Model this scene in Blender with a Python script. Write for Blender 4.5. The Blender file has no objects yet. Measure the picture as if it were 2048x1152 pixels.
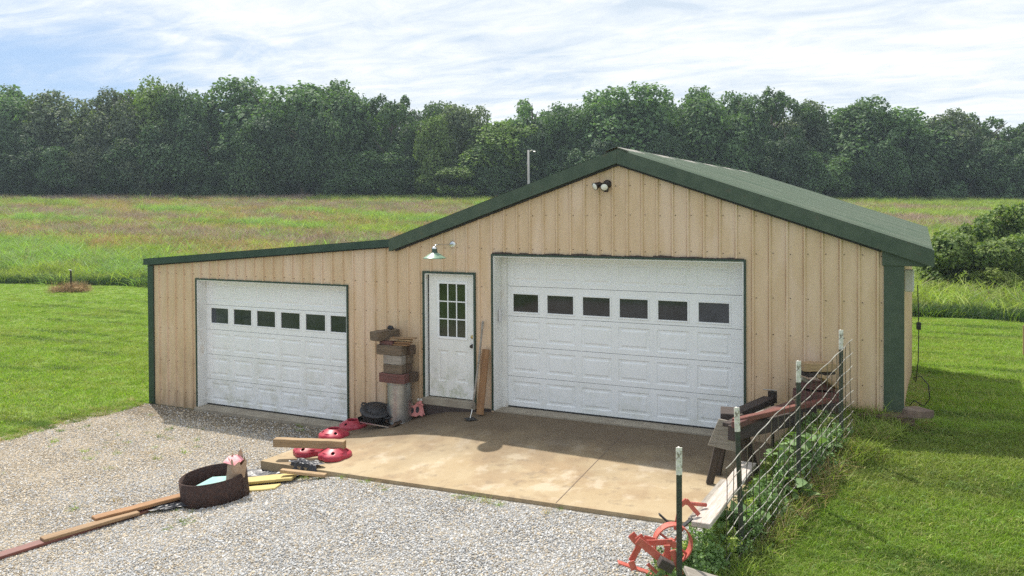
import bpy, bmesh, math, random
import numpy as np
from mathutils import Vector, Matrix, Euler, Quaternion
R = math.radians
rnd = random.Random(7)
rng = np.random.default_rng(11)
scn = bpy.context.scene
COL = scn.collection

# ------------------------------------------------------------------ camera
YAW, PIT, ROL, FPX, PPY = -0.455, -0.013, -0.005, 1676.4, 435.85
CAM = Vector((4.073, -11.998, 3.283))
_f = Vector((math.sin(YAW)*math.cos(PIT), math.cos(YAW)*math.cos(PIT), math.sin(PIT)))
_r0 = Vector((math.cos(YAW), -math.sin(YAW), 0)); _u0 = _r0.cross(_f)
_r = _r0*math.cos(ROL)+_u0*math.sin(ROL); _u = -_r0*math.sin(ROL)+_u0*math.cos(ROL)
cam = bpy.data.cameras.new('camera'); co = bpy.data.objects.new('camera', cam); COL.objects.link(co)
m = Matrix((( _r.x, _u.x, -_f.x, CAM.x), (_r.y, _u.y, -_f.y, CAM.y), (_r.z, _u.z, -_f.z, CAM.z), (0, 0, 0, 1)))
co.matrix_world = m
cam.sensor_width = 36; cam.lens = FPX*36/2048; cam.shift_y = -(576-PPY)/2048
cam.clip_start = 0.1; cam.clip_end = 5000
scn.camera = co

# ------------------------------------------------------------------ light
scn.view_settings.view_transform = 'Standard'; scn.view_settings.look = 'None'
scn.view_settings.gamma = 1; scn.view_settings.use_curve_mapping = False
scn.view_settings.exposure = 0.82
scn.cycles.use_denoising = False
SV = Vector((-.55, .34, 1)).normalized()
SEL = math.asin(SV.z); SROT = math.atan2(SV.x, SV.y)
sl = bpy.data.lights.new('sun', 'SUN'); so = bpy.data.objects.new('sun', sl); COL.objects.link(so)
sl.energy = 3.7; sl.angle = R(.7); sl.color = (1, .94, .84)
so.rotation_euler = SV.to_track_quat('Z', 'Y').to_euler()
W = bpy.data.worlds.new('World'); scn.world = W; W.use_nodes = True
def world():
    nt = W.node_tree; N = nt.nodes; L = nt.links; N.clear()
    def n(t, **k):
        o = N.new(t)
        for a, b in k.items(): setattr(o, a, b)
        return o
    def mth(op, a, b=None, c=None):
        o = n('ShaderNodeMath', operation=op)
        for i, v in enumerate((a, b, c)):
            if v is None: continue
            if isinstance(v, (int, float)): o.inputs[i].default_value = v
            else: L.new(v, o.inputs[i])
        return o.outputs[0]
    out = n('ShaderNodeOutputWorld'); bg = n('ShaderNodeBackground'); bg.inputs[1].default_value = 0.1
    sky = n('ShaderNodeTexSky', sky_type='NISHITA'); sky.sun_disc = False
    sky.sun_elevation = SEL; sky.sun_rotation = SROT; sky.air_density = 1.0; sky.dust_density = 1.0; sky.ozone_density = 2.0
    tc = n('ShaderNodeTexCoord'); sep = n('ShaderNodeSeparateXYZ'); L.new(tc.outputs['Generated'], sep.inputs[0])
    z = mth('MAXIMUM', sep.outputs[2], 0.0); zz = mth('ADD', z, .10)
    px = mth('DIVIDE', sep.outputs[0], zz); py = mth('DIVIDE', sep.outputs[1], zz)
    cb = n('ShaderNodeCombineXYZ'); L.new(px, cb.inputs[0]); L.new(py, cb.inputs[1])
    def noise(sc, det, rough, off, dist=0, stretch=(1, 1, 1), rz=0):
        mp = n('ShaderNodeMapping'); mp.inputs['Location'].default_value = off; mp.inputs['Scale'].default_value = stretch
        mp.inputs['Rotation'].default_value = (0, 0, rz)
        L.new(cb.outputs[0], mp.inputs[0])
        t = n('ShaderNodeTexNoise'); t.inputs['Scale'].default_value = sc; t.inputs['Detail'].default_value = det
        t.inputs['Roughness'].default_value = rough; t.inputs['Distortion'].default_value = dist
        L.new(mp.outputs[0], t.inputs['Vector']); return t.outputs['Fac']
    big = noise(.30, 3, .5, (3.1, 1.4, 0)); mid = noise(.85, 9, .58, (1.3, 5, 2), .7, (1, 1.5, 1), .5)
    fine = noise(2.6, 9, .66, (6, 2, 0), .6, (1, 1.8, 1), .4)
    # whiter towards the sun side of the view, bluer low on the left
    dt = n('ShaderNodeVectorMath', operation='DOT_PRODUCT'); dt.inputs[1].default_value = (.8982, .4395, 0)
    L.new(tc.outputs['Generated'], dt.inputs[0])
    s = mth('ADD', mth('MULTIPLY', big, .9), mth('MULTIPLY', mid, .85))
    s = mth('ADD', s, mth('MULTIPLY', fine, .28))
    s = mth('ADD', s, mth('MULTIPLY', dt.outputs['Value'], .48))
    s = mth('ADD', s, mth('MULTIPLY', z, .95))
    mr = n('ShaderNodeMapRange', interpolation_type='SMOOTHSTEP'); mr.inputs[1].default_value = .76; mr.inputs[2].default_value = 1.12
    L.new(s, mr.inputs[0])
    cl = n('ShaderNodeMix', data_type='RGBA'); cl.inputs[6].default_value = (4.0, 4.6, 5.3, 1); cl.inputs[7].default_value = (6.1, 6.25, 6.4, 1)
    sh = n('ShaderNodeMapRange'); sh.inputs[1].default_value = .38; sh.inputs[2].default_value = .6
    mm = mth('ADD', mth('MULTIPLY', mid, .45), mth('MULTIPLY', fine, .55)); L.new(mm, sh.inputs[0]); L.new(sh.outputs[0], cl.inputs[0])
    bl = n('ShaderNodeMix', data_type='RGBA'); bl.inputs[0].default_value = .75; L.new(sky.outputs[0], bl.inputs[6]); bl.inputs[7].default_value = (1.9, 2.9, 4.6, 1)
    mx = n('ShaderNodeMix', data_type='RGBA'); L.new(mr.outputs[0], mx.inputs[0]); L.new(bl.outputs[2], mx.inputs[6]); L.new(cl.outputs[2], mx.inputs[7])
    L.new(mx.outputs[2], bg.inputs[0]); L.new(bg.outputs[0], out.inputs[0])
world()

# ------------------------------------------------------------------ terrain height (metres; big door sill = 0)
def ip(v, pts):
    return float(np.interp(v, [p[0] for p in pts], [p[1] for p in pts]))
def sst(a, b, x):
    t = min(1, max(0, (x-a)/(b-a))); return t*t*(3-2*t)
GL = [(-5.2, -.66), (-4.4, -.64), (-3.2, -.46), (1.4, -.26), (2.2, -.2)]
GR = [(-12, -.35), (-4.5, -.2), (-3.3, -.1), (-2.2, .15), (-1.2, .35), (0, .48), (1.5, .42), (4, .1), (9, -.6), (14, -.68)]
def uw(x, y): return (x-4.07)*.8982+(y+12)*.4395, -(x-4.07)*.4395+(y+12)*.8982
def hgt(x, y):
    l = ip(x, GL); r = ip(y, GR)
    if y > 0: l = l+(-.68-l)*sst(0, 6, y)
    z = l+(r-l)*sst(2.0, 2.9, x)
    u, w = uw(x, y)
    if w > 46:
        ze = 4.45-.55*max(-1.3, min(1.3, u/60)); z = -.68+(ze+.68)*min(1, (w-46)/64)
    return z
def slab(x, y):
    zw = ip(x, [(-5, -.57), (-4, -.36), (-3, -.1), (-2.2, -.02), (2.8, -.02)]); zf = ip(x, [(-4.6, -.45), (-3.2, -.40), (1.4, -.2), (2.6, -.15)])
    return zw+(zf-zw)*min(1, max(0, y/SLABF(x)))
def SLABF(x): return ip(x, [(-4.6, -2.55), (1.4, -2.92), (2.6, -3.0)])
def ray(px, py): return _f+_r*((px-1024)/FPX)+_u*((PPY-py)/FPX)
def atw(px, py, d): return CAM+ray(px, py)*d                 # a surveyed point of the place, d metres off along the view
def atz(px, py, z): v = ray(px, py); return CAM+v*((z-CAM.z)/v.z)
def aty(px, py, y): v = ray(px, py); return CAM+v*((y-CAM.y)/v.y)
def on(px, py, f=hgt):
    v = ray(px, py); t = 2.
    while t < 300:
        p = CAM+v*t
        if p.z < f(p.x, p.y): return p
        t *= 1.002
    return p

# ------------------------------------------------------------------ mesh builder
class MB:
    def __init__(s): s.v = []; s.f = []
    def add(s, vs, fs):
        o = len(s.v); s.v += [tuple(v) for v in vs]; s.f += [tuple(i+o for i in f) for f in fs]; return s
    def box(s, x0, x1, y0, y1, z0, z1, M=None):
        vs = [Vector((x, y, z)) for z in (z0, z1) for y in (y0, y1) for x in (x0, x1)]
        if M is not None: vs = [M@v for v in vs]
        return s.add(vs, [(0, 2, 3, 1), (4, 5, 7, 6), (0, 1, 5, 4), (1, 3, 7, 5), (3, 2, 6, 7), (2, 0, 4, 6)])
    def prism(s, poly, y0, y1, M=None):                      # poly in xz, counter-clockwise seen from -y
        n = len(poly); vs = [Vector((p[0], y0, p[1])) for p in poly]+[Vector((p[0], y1, p[1])) for p in poly]
        if M is not None: vs = [M@v for v in vs]
        return s.add(vs, [tuple(range(n)), tuple(range(2*n-1, n-1, -1))]+[(i+n, (i+1) % n+n, (i+1) % n, i) for i in range(n)])
    def tube(s, pts, r, n=8, cap=True):
        pts = [Vector(p) for p in pts]; rs = r if isinstance(r, (list, tuple)) else [r]*len(pts); o = len(s.v); up = None
        for i, p in enumerate(pts):
            t = (pts[min(i+1, len(pts)-1)]-pts[max(i-1, 0)]).normalized()
            if up is None: up = t.orthogonal().normalized()
            up = (up-t*up.dot(t)).normalized(); b = t.cross(up)
            for k in range(n):
                a = 2*math.pi*k/n; s.v.append(tuple(p+up*math.cos(a)*rs[i]+b*math.sin(a)*rs[i]))
        for i in range(len(pts)-1):
            for k in range(n):
                a = o+i*n+k; b2 = o+i*n+(k+1) % n; s.f.append((a, b2, b2+n, a+n))
        if cap: s.f.append(tuple(o+k for k in range(n-1, -1, -1))); s.f.append(tuple(o+(len(pts)-1)*n+k for k in range(n)))
        return s
    def lathe(s, prof, n=32, c=(0, 0, 0), fr=None):
        o = len(s.v)
        for (r, z) in prof:
            for k in range(n):
                a = 2*math.pi*k/n; q = fr(a, r, z) if fr else r
                s.v.append((c[0]+q*math.cos(a), c[1]+q*math.sin(a), c[2]+z))
        for i in range(len(prof)-1):
            for k in range(n):
                a = o+i*n+k; b = o+i*n+(k+1) % n; s.f.append((a, b, b+n, a+n))
        return s
    def build(s, name, mat, parent=None, smooth=False, bevel=0, loc=None):
        me = bpy.data.meshes.new(name); me.from_pydata(s.v, [], s.f); me.update()
        if mat: me.materials.append(mat)
        if smooth: me.polygons.foreach_set('use_smooth', [True]*len(me.polygons))
        o = bpy.data.objects.new(name, me); COL.objects.link(o)
        if parent: o.parent = parent
        if loc is not None: o.location = loc
        if bevel:
            md = o.modifiers.new('bevel', 'BEVEL'); md.width = bevel; md.segments = 1; md.limit_method = 'ANGLE'
        return o
def tag(o, label=None, cat=None, group=None, kind=None):
    if label: o['label'] = label
    if cat: o['category'] = cat
    if group: o['group'] = group
    if kind: o['kind'] = kind
    return o
def empty(name, loc=(0, 0, 0), rot=(0, 0, 0), **k):
    o = bpy.data.objects.new(name, None); COL.objects.link(o); o.location = loc; o.rotation_euler = rot
    o.empty_display_size = .1; return tag(o, **k)
def link(name, me, parent=None, loc=(0, 0, 0), rot=(0, 0, 0), sc=(1, 1, 1)):
    o = bpy.data.objects.new(name, me); COL.objects.link(o); o.location = loc; o.rotation_euler = rot; o.scale = sc
    if parent: o.parent = parent
    return o

# ------------------------------------------------------------------ materials
def mat(name, base, rough=.6, metal=0, var=None, vscale=4, stretch=(1, 1, 1), detail=6, bump=0, bscale=40, rand=0, trans=0,
        spots=None, coat=0, lo=.35, hi=.65, bstretch=None, bdist=.02, wpos=None):
    """base colour mixed to `var` by noise in object space; spots=(colour, scale, threshold, strength)"""
    m = bpy.data.materials.new(name); m.use_nodes = True; nt = m.node_tree; N = nt.nodes; L = nt.links
    b = N['Principled BSDF']; b.inputs['Roughness'].default_value = rough; b.inputs['Metallic'].default_value = metal
    if coat: b.inputs['Coat Weight'].default_value = coat
    tc = N.new('ShaderNodeTexCoord'); mp = N.new('ShaderNodeMapping'); mp.inputs['Scale'].default_value = stretch
    L.new(tc.outputs['Object'], mp.inputs[0]); vec = mp.outputs[0]
    oi = N.new('ShaderNodeObjectInfo')
    ad = N.new('ShaderNodeVectorMath'); ad.operation = 'MULTIPLY_ADD'; cx = N.new('ShaderNodeCombineXYZ')
    for i in range(3): L.new(oi.outputs['Random'], cx.inputs[i])
    L.new(cx.outputs[0], ad.inputs[0]); ad.inputs[1].default_value = (37, 19, 53); L.new(vec, ad.inputs[2])
    if rand: vec = ad.outputs[0]
    col = None
    def mix(f, a, c):
        x = N.new('ShaderNodeMix'); x.data_type = 'RGBA'
        if isinstance(f, float): x.inputs[0].default_value = f
        else: L.new(f, x.inputs[0])
        for i, v in ((6, a), (7, c)):
            if isinstance(v, tuple): x.inputs[i].default_value = (*v, 1)
            else: L.new(v, x.inputs[i])
        return x.outputs[2]
    if var:
        t = N.new('ShaderNodeTexNoise'); t.inputs['Scale'].default_value = vscale; t.inputs['Detail'].default_value = detail; t.inputs['Roughness'].default_value = .62
        L.new(vec, t.inputs['Vector']); r = N.new('ShaderNodeMapRange'); r.inputs[1].default_value = lo; r.inputs[2].default_value = hi; L.new(t.outputs['Fac'], r.inputs[0])
        col = mix(r.outputs[0], base, var)
    else: col = mix(0.0, base, base)
    if spots:
        for (c, sc, th, st) in (spots if isinstance(spots, list) else [spots]):
            t = N.new('ShaderNodeTexNoise'); t.inputs['Scale'].default_value = sc; t.inputs['Detail'].default_value = 7; t.inputs['Roughness'].default_value = .6
            o2 = N.new('ShaderNodeVectorMath'); o2.operation = 'ADD'; o2.inputs[1].default_value = (5.3*th*10, 1.7, 9.1); L.new(vec, o2.inputs[0]); L.new(o2.outputs[0], t.inputs['Vector'])
            r = N.new('ShaderNodeMapRange'); r.inputs[1].default_value = th; r.inputs[2].default_value = th+.1; r.inputs[4].default_value = st; L.new(t.outputs['Fac'], r.inputs[0])
            col = mix(r.outputs[0], col, c)
    for (c, sc, st, ro, th, wd, amt) in (wpos or []):
        ge = N.new('ShaderNodeNewGeometry'); q = N.new('ShaderNodeMapping'); q.inputs['Scale'].default_value = st; q.inputs['Rotation'].default_value = (0, 0, ro)
        L.new(ge.outputs['Position'], q.inputs[0]); t = N.new('ShaderNodeTexNoise'); t.inputs['Scale'].default_value = sc; t.inputs['Detail'].default_value = 5; t.inputs['Roughness'].default_value = .6; L.new(q.outputs[0], t.inputs[0])
        r = N.new('ShaderNodeMapRange'); r.inputs[1].default_value = th; r.inputs[2].default_value = th+wd; r.inputs[4].default_value = amt; L.new(t.outputs['Fac'], r.inputs[0]); col = mix(r.outputs[0], col, c)
    if rand:
        hs = N.new('ShaderNodeHueSaturation'); r = N.new('ShaderNodeMapRange'); r.inputs[3].default_value = 1-rand; r.inputs[4].default_value = 1+rand
        L.new(oi.outputs['Random'], r.inputs[0]); L.new(r.outputs[0], hs.inputs['Value']); L.new(col, hs.inputs['Color']); col = hs.outputs[0]
    L.new(col, b.inputs['Base Color'])
    if bump:
        t = N.new('ShaderNodeTexNoise'); t.inputs['Scale'].default_value = bscale; t.inputs['Detail'].default_value = 5; bp = N.new('ShaderNodeBump')
        v2 = vec
        if bstretch:
            q = N.new('ShaderNodeMapping'); q.inputs['Scale'].default_value = bstretch; L.new(tc.outputs['Object'], q.inputs[0]); v2 = q.outputs[0]
        bp.inputs['Strength'].default_value = bump; bp.inputs['Distance'].default_value = bdist; L.new(v2, t.inputs['Vector']); L.new(t.outputs['Fac'], bp.inputs['Height']); L.new(bp.outputs[0], b.inputs['Normal'])
    if trans:
        tr = N.new('ShaderNodeBsdfTranslucent'); mx = N.new('ShaderNodeMixShader'); mx.inputs[0].default_value = trans
        g = N.new('ShaderNodeMix'); g.data_type = 'RGBA'; g.blend_type = 'MULTIPLY'; g.inputs[0].default_value = 1; L.new(col, g.inputs[6]); g.inputs[7].default_value = (1.3, 1.5, .5, 1)
        L.new(g.outputs[2], tr.inputs['Color']); out = N['Material Output']
        L.new(b.outputs[0], mx.inputs[1]); L.new(tr.outputs[0], mx.inputs[2]); L.new(mx.outputs[0], out.inputs[0])
    m['col'] = 1
    return m

def siding_material():
    m = mat('tan painted siding steel', (.66, .495, .335), rough=.42, var=(.58, .42, .26), vscale=2.2, stretch=(2.5, 2.5, .5), detail=10,
            spots=[((.72, .56, .44), .9, .50, .45), ((.5, .38, .22), 2.6, .62, .3)])
    nt = m.node_tree; N = nt.nodes; L = nt.links; b = N['Principled BSDF']; src = b.inputs['Base Color'].links[0].from_socket
    tc = N.new('ShaderNodeTexCoord'); se = N.new('ShaderNodeSeparateXYZ'); L.new(tc.outputs['Object'], se.inputs[0])
    def mth(op, a, c=None, d=None):
        o = N.new('ShaderNodeMath'); o.operation = op
        for i, v in enumerate((a, c, d)):
            if v is None: continue
            if isinstance(v, (int, float)): o.inputs[i].default_value = v
            else: L.new(v, o.inputs[i])
        return o.outputs[0]
    # rusty run-off beside each rib, strengthened as painted rib shading, broken up by noise
    fr = mth('FRACT', mth('DIVIDE', mth('ADD', se.outputs[0], 9.96), .2286))
    d = mth('ABSOLUTE', mth('SUBTRACT', fr, .03))
    d = mth('MINIMUM', d, mth('SUBTRACT', 1, d))
    ln = N.new('ShaderNodeMapRange'); ln.inputs[1].default_value = .0; ln.inputs[2].default_value = .075; ln.inputs[3].default_value = 1; ln.inputs[4].default_value = 0; L.new(d, ln.inputs[0])
    mp = N.new('ShaderNodeMapping'); mp.inputs['Scale'].default_value = (4, 4, .9); L.new(tc.outputs['Object'], mp.inputs[0])
    t = N.new('ShaderNodeTexNoise'); t.inputs['Scale'].default_value = 1.6; t.inputs['Detail'].default_value = 6; L.new(mp.outputs[0], t.inputs[0])
    q = N.new('ShaderNodeMapRange'); q.inputs[1].default_value = .35; q.inputs[2].default_value = .62; q.inputs[4].default_value = .95; L.new(t.outputs[0], q.inputs[0])
    f = mth('MULTIPLY', ln.outputs[0], q.outputs[0])
    x = N.new('ShaderNodeMix'); x.data_type = 'RGBA'; L.new(f, x.inputs[0]); L.new(src, x.inputs[6]); x.inputs[7].default_value = (.40, .235, .12, 1)
    # splash dirt along the foot of the wall
    zf = N.new('ShaderNodeMapRange'); zf.inputs[1].default_value = -.6; zf.inputs[2].default_value = .9; zf.inputs[3].default_value = .8; zf.inputs[4].default_value = 0; L.new(se.outputs[2], zf.inputs[0])
    f2 = mth('MULTIPLY', zf.outputs[0], q.outputs[0])
    y = N.new('ShaderNodeMix'); y.data_type = 'RGBA'; L.new(f2, y.inputs[0]); L.new(x.outputs[2], y.inputs[6]); y.inputs[7].default_value = (.33, .24, .15, 1)
    L.new(y.outputs[2], b.inputs['Base Color'])
    return m
M = {}
def grime(m, lo, hi, colr, amt, sc=3):
    nt = m.node_tree; N = nt.nodes; L = nt.links; b = N['Principled BSDF']; src = b.inputs['Base Color'].links[0].from_socket
    ge = N.new('ShaderNodeNewGeometry'); se = N.new('ShaderNodeSeparateXYZ'); L.new(ge.outputs['Position'], se.inputs[0])
    r = N.new('ShaderNodeMapRange'); r.inputs[1].default_value = lo; r.inputs[2].default_value = hi; r.inputs[3].default_value = amt; r.inputs[4].default_value = 0; L.new(se.outputs[2], r.inputs[0])
    t = N.new('ShaderNodeTexNoise'); t.inputs['Scale'].default_value = sc; t.inputs['Detail'].default_value = 9; t.inputs['Roughness'].default_value = .75; L.new(ge.outputs['Position'], t.inputs[0])
    q = N.new('ShaderNodeMapRange'); q.inputs[1].default_value = .47; q.inputs[2].default_value = .62; L.new(t.outputs[0], q.inputs[0])
    a = N.new('ShaderNodeMath'); a.operation = 'MULTIPLY'; L.new(r.outputs[0], a.inputs[0]); L.new(q.outputs[0], a.inputs[1])
    x = N.new('ShaderNodeMix'); x.data_type = 'RGBA'; L.new(a.outputs[0], x.inputs[0]); L.new(src, x.inputs[6]); x.inputs[7].default_value = (*colr, 1); L.new(x.outputs[2], b.inputs['Base Color'])
M['siding'] = siding_material()
M['green'] = mat('dark green trim paint', (.018, .042, .028), rough=.45, var=(.03, .058, .04), vscale=3, spots=((.06, .075, .05), 5, .6, .5))
M['greenp'] = mat('dark green trim paint weathered', (.038, .064, .040), rough=.5, var=(.062, .09, .058), vscale=6, spots=((.08, .08, .05), 9, .6, .6))
M['roof'] = mat('green roof steel', (.19, .245, .17), rough=.5, var=(.26, .295, .215), vscale=1.2, stretch=(1, 3, 1), spots=((.2, .17, .12), 14, .6, .6))
M['cap'] = mat('faded ridge cap steel', (.36, .32, .29), rough=.6, var=(.2, .2, .17), vscale=5)
M['white'] = mat('white door paint', (.82, .84, .86), rough=.35, var=(.78, .80, .81), vscale=2.5, detail=8, spots=[((.6, .62, .55), 6, .62, .3), ((.45, .45, .33), 30, .68, .3)])
M['whited'] = mat('white door paint mildewed', (.79, .80, .79), rough=.4, var=(.72, .73, .70), vscale=5, detail=8, spots=[((.32, .36, .22), 6, .62, .5)])
grime(M['white'], -.5, .9, (.50, .50, .40), .6); grime(M['whited'], .1, .75, (.34, .38, .24), .7, 5)
M['jamb'] = mat('white jamb paint', (.78, .79, .78), rough=.5, var=(.7, .7, .68), vscale=4, stretch=(1, 1, .4), spots=((.55, .45, .34), 5, .6, .5))
M['glass'] = mat('dark window glass', (.014, .018, .024), rough=.05, var=(.035, .04, .05), vscale=3, rand=.7)
M['glassd'] = mat('dark door glass', (.014, .022, .014), rough=.08, var=(.035, .05, .025), vscale=2.5)
M['seal'] = mat('black rubber seal', (.02, .02, .02), rough=.7)
M['inside'] = mat('dark interior', (.03, .03, .03), rough=.9)
M['slab'] = mat('stained concrete', (.33, .245, .14), rough=.85, var=(.39, .31, .195), vscale=1.3, detail=9, bump=.25, bscale=60,
                spots=[((.27, .185, .105), 1.5, .50, .6), ((.2, .15, .1), 5, .57, .55), ((.50, .43, .33), 2.3, .56, .5), ((.18, .13, .09), 26, .64, .5)])
M['conc'] = mat('grey concrete', (.36, .32, .25), rough=.85, var=(.26, .22, .17), vscale=4, detail=8, bump=.4, bscale=50, spots=((.16, .13, .1), 6, .6, .5))
M['conc2'] = mat('brown stained concrete', (.22, .16, .12), rough=.9, var=(.14, .10, .08), vscale=7, detail=8, bump=.5, bscale=40, spots=((.30, .27, .22), 5, .6, .6))
M['galv'] = mat('galvanised steel', (.42, .42, .4), rough=.38, metal=.85, var=(.3, .3, .3), vscale=7, spots=((.25, .2, .15), 5, .62, .5))
M['iron'] = mat('dark cast iron', (.03, .032, .038), rough=.55, metal=.4, var=(.05, .048, .05), vscale=18, bump=.4, bscale=90)
M['blacksteel'] = mat('black steel', (.03, .028, .026), rough=.5, metal=.5, var=(.07, .05, .04), vscale=9)
M['redplastic'] = mat('faded red plastic', (.36, .02, .045), rough=.38, var=(.44, .05, .08), vscale=4, spots=((.3, .06, .06), 9, .6, .5))
M['rust'] = mat('rusty dark steel', (.035, .022, .02), rough=.85, var=(.075, .038, .028), vscale=24, detail=9, bump=.8, bscale=50, spots=((.14, .07, .045), 9, .62, .6))
M['redpaint'] = mat('faded red painted iron', (.44, .075, .055), rough=.65, var=(.52, .15, .11), vscale=9, bump=.3, bscale=60, spots=((.13, .06, .045), 12, .55, .8))
M['pinkiron'] = mat('faded pink painted iron', (.62, .25, .23), rough=.65, var=(.5, .18, .16), vscale=14, spots=((.25, .12, .1), 22, .6, .7))
M['redrail'] = mat('dull red painted steel', (.19, .06, .045), rough=.6, var=(.13, .05, .04), vscale=6, stretch=(1, 4, 4), spots=((.09, .05, .04), 9, .56, .8))
def wood(name, a, b, dark=(.06, .045, .03), **k):
    return mat(name, a, rough=.8, var=b, vscale=5, stretch=(.7, 7, 7), detail=9, bump=.5, bscale=9, bstretch=(.8, 10, 10), rand=.12,
               spots=[(dark, 3.0, .60, .65), (dark, 9, .66, .7)], **k)
M['w_tan'] = wood('tan timber', (.42, .29, .16), (.30, .2, .11))
M['w_treated'] = wood('brown treated timber', (.30, .195, .105), (.20, .125, .07))
M['w_orange'] = wood('orange brown timber', (.35, .195, .09), (.24, .125, .06))
M['w_grey'] = wood('weathered grey timber', (.19, .14, .095), (.10, .075, .05))
M['w_brown'] = wood('weathered brown timber', (.13, .085, .055), (.07, .048, .033))
M['w_silver'] = wood('silvery weathered timber', (.34, .31, .27), (.2, .175, .145))
M['w_red'] = wood('red stained timber', (.15, .06, .05), (.09, .045, .04))
M['w_dark'] = wood('dark damp timber', (.065, .045, .04), (.035, .028, .025))
M['w_yellow'] = wood('yellow painted timber', (.56, .45, .17), (.44, .35, .15), dark=(.25, .16, .06))
M['w_gate'] = wood('grey black leg timber', (.10, .075, .06), (.05, .04, .035))
M['w_white'] = wood('white washed board', (.50, .46, .43), (.38, .32, .27), dark=(.35, .22, .16))
M['post'] = mat('dark green post steel', (.03, .045, .035), rough=.6, var=(.05, .05, .04), vscale=12, spots=((.1, .08, .06), 16, .58, .8))
M['tip'] = mat('chipped white post paint', (.68, .67, .62), rough=.6, var=(.55, .54, .5), vscale=14, spots=((.16, .13, .10), 22, .54, .9))
M['wire'] = mat('weathered fence wire', (.5, .49, .46), rough=.5, metal=.3, var=(.2, .17, .14), vscale=6)
M['wired'] = mat('dark fence wire', (.05, .05, .045), rough=.5, metal=.5, var=(.16, .13, .1), vscale=6)
M['chrome'] = mat('bright metal', (.7, .7, .68), rough=.25, metal=.9)
M['lampgreen'] = mat('pale green enamel', (.16, .27, .19), rough=.35, var=(.25, .36, .27), vscale=12)
M['lampdark'] = mat('dark green enamel', (.035, .07, .05), rough=.4)
M['lens'] = mat('white lamp glass', (.8, .8, .76), rough=.15)
M['brass'] = mat('brass', (.5, .38, .15), rough=.35, metal=.9)
M['bark'] = mat('grey brown bark', (.12, .10, .075), rough=.9, var=(.07, .055, .045), vscale=3, stretch=(3, 3, .5), bump=.6, bscale=8)
M['polewood'] = mat('grey pole wood', (.42, .42, .42), rough=.8, var=(.3, .29, .28), vscale=3, stretch=(4, 4, .3))
M['greyplastic'] = mat('pale grey enclosure', (.6, .6, .62), rough=.5)
M['cable'] = mat('black cable', (.02, .02, .02), rough=.6)
M['plastic'] = mat('black sheeting', (.025, .027, .034), rough=.45, var=(.05, .052, .065), vscale=9, bump=.3, bscale=14)
M['teal'] = mat('faded teal board', (.15, .36, .34), rough=.6, var=(.26, .46, .43), vscale=10)
M['bag'] = mat('brown paper', (.36, .24, .15), rough=.85, var=(.44, .33, .24), vscale=20, spots=((.2, .11, .07), 25, .6, .6))
M['pinkpaper'] = mat('pink paper', (.75, .2, .24), rough=.7, var=(.8, .45, .45), vscale=16)
M['hay'] = mat('dry hay', (.42, .28, .12), rough=.9, var=(.3, .2, .1), vscale=20, rand=.2)

def leafmat(name, a, b, tr=.3, rand=.25, vs=.35, wpos=None):
    return mat(name, a, rough=.75, var=b, vscale=vs, detail=3, rand=rand, trans=tr, wpos=wpos)
M['leafA'] = leafmat('oak foliage', (.04, .085, .036), (.15, .245, .10), vs=10, tr=.3)
M['leafB'] = leafmat('dusty foliage', (.05, .08, .045), (.19, .235, .14), vs=10, tr=.3)
M['leafC'] = leafmat('light foliage', (.08, .14, .03), (.19, .27, .08), vs=9)
M['leafE'] = leafmat('deep green foliage', (.026, .056, .026), (.09, .16, .062), vs=9, tr=.2)
M['leafD'] = leafmat('bush foliage', (.06, .125, .03), (.30, .38, .11), vs=8)
M['vine'] = leafmat('vine leaf', (.13, .22, .07), (.2, .3, .13), vs=6, tr=.25)
M['vine2'] = leafmat('bright leaf', (.17, .34, .04), (.25, .42, .08), vs=6, tr=.4)
LP_ = [((.075, .14, .018), .7, (.22, 2.2, 1), .12, .54, .06, .75), ((.24, .27, .07), .55, (.5, 1.3, 1), .3, .52, .12, .6), ((.20, .17, .07), 1.6, (1, 1, 1), 0, .60, .1, .5)]
M['blade'] = leafmat('mown grass', (.17, .28, .028), (.27, .37, .065), vs=3, tr=.35, wpos=LP_)
M['blade2'] = leafmat('mown grass yellowish', (.28, .32, .08), (.36, .36, .14), vs=3, tr=.35)
M['tall'] = leafmat('field grass', (.19, .26, .05), (.33, .38, .11), vs=3, tr=.35, rand=.45)
M['tallpale'] = leafmat('pale broad grass', (.30, .42, .17), (.16, .28, .06), vs=3, tr=.35, rand=.4)
M['tan'] = leafmat('dry tan grass', (.50, .38, .21), (.34, .23, .12), vs=3, tr=.2, rand=.4)
M['mauve'] = leafmat('dry purple grey weed', (.31, .225, .20), (.46, .35, .31), vs=3, tr=.15, rand=.4)
M['stone'] = mat('limestone gravel', (.38, .38, .38), rough=.85, var=(.50, .50, .50), vscale=30, rand=.45)
M['stonet'] = mat('tan gravel', (.42, .35, .25), rough=.85, var=(.56, .48, .37), vscale=30, rand=.4)

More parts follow.
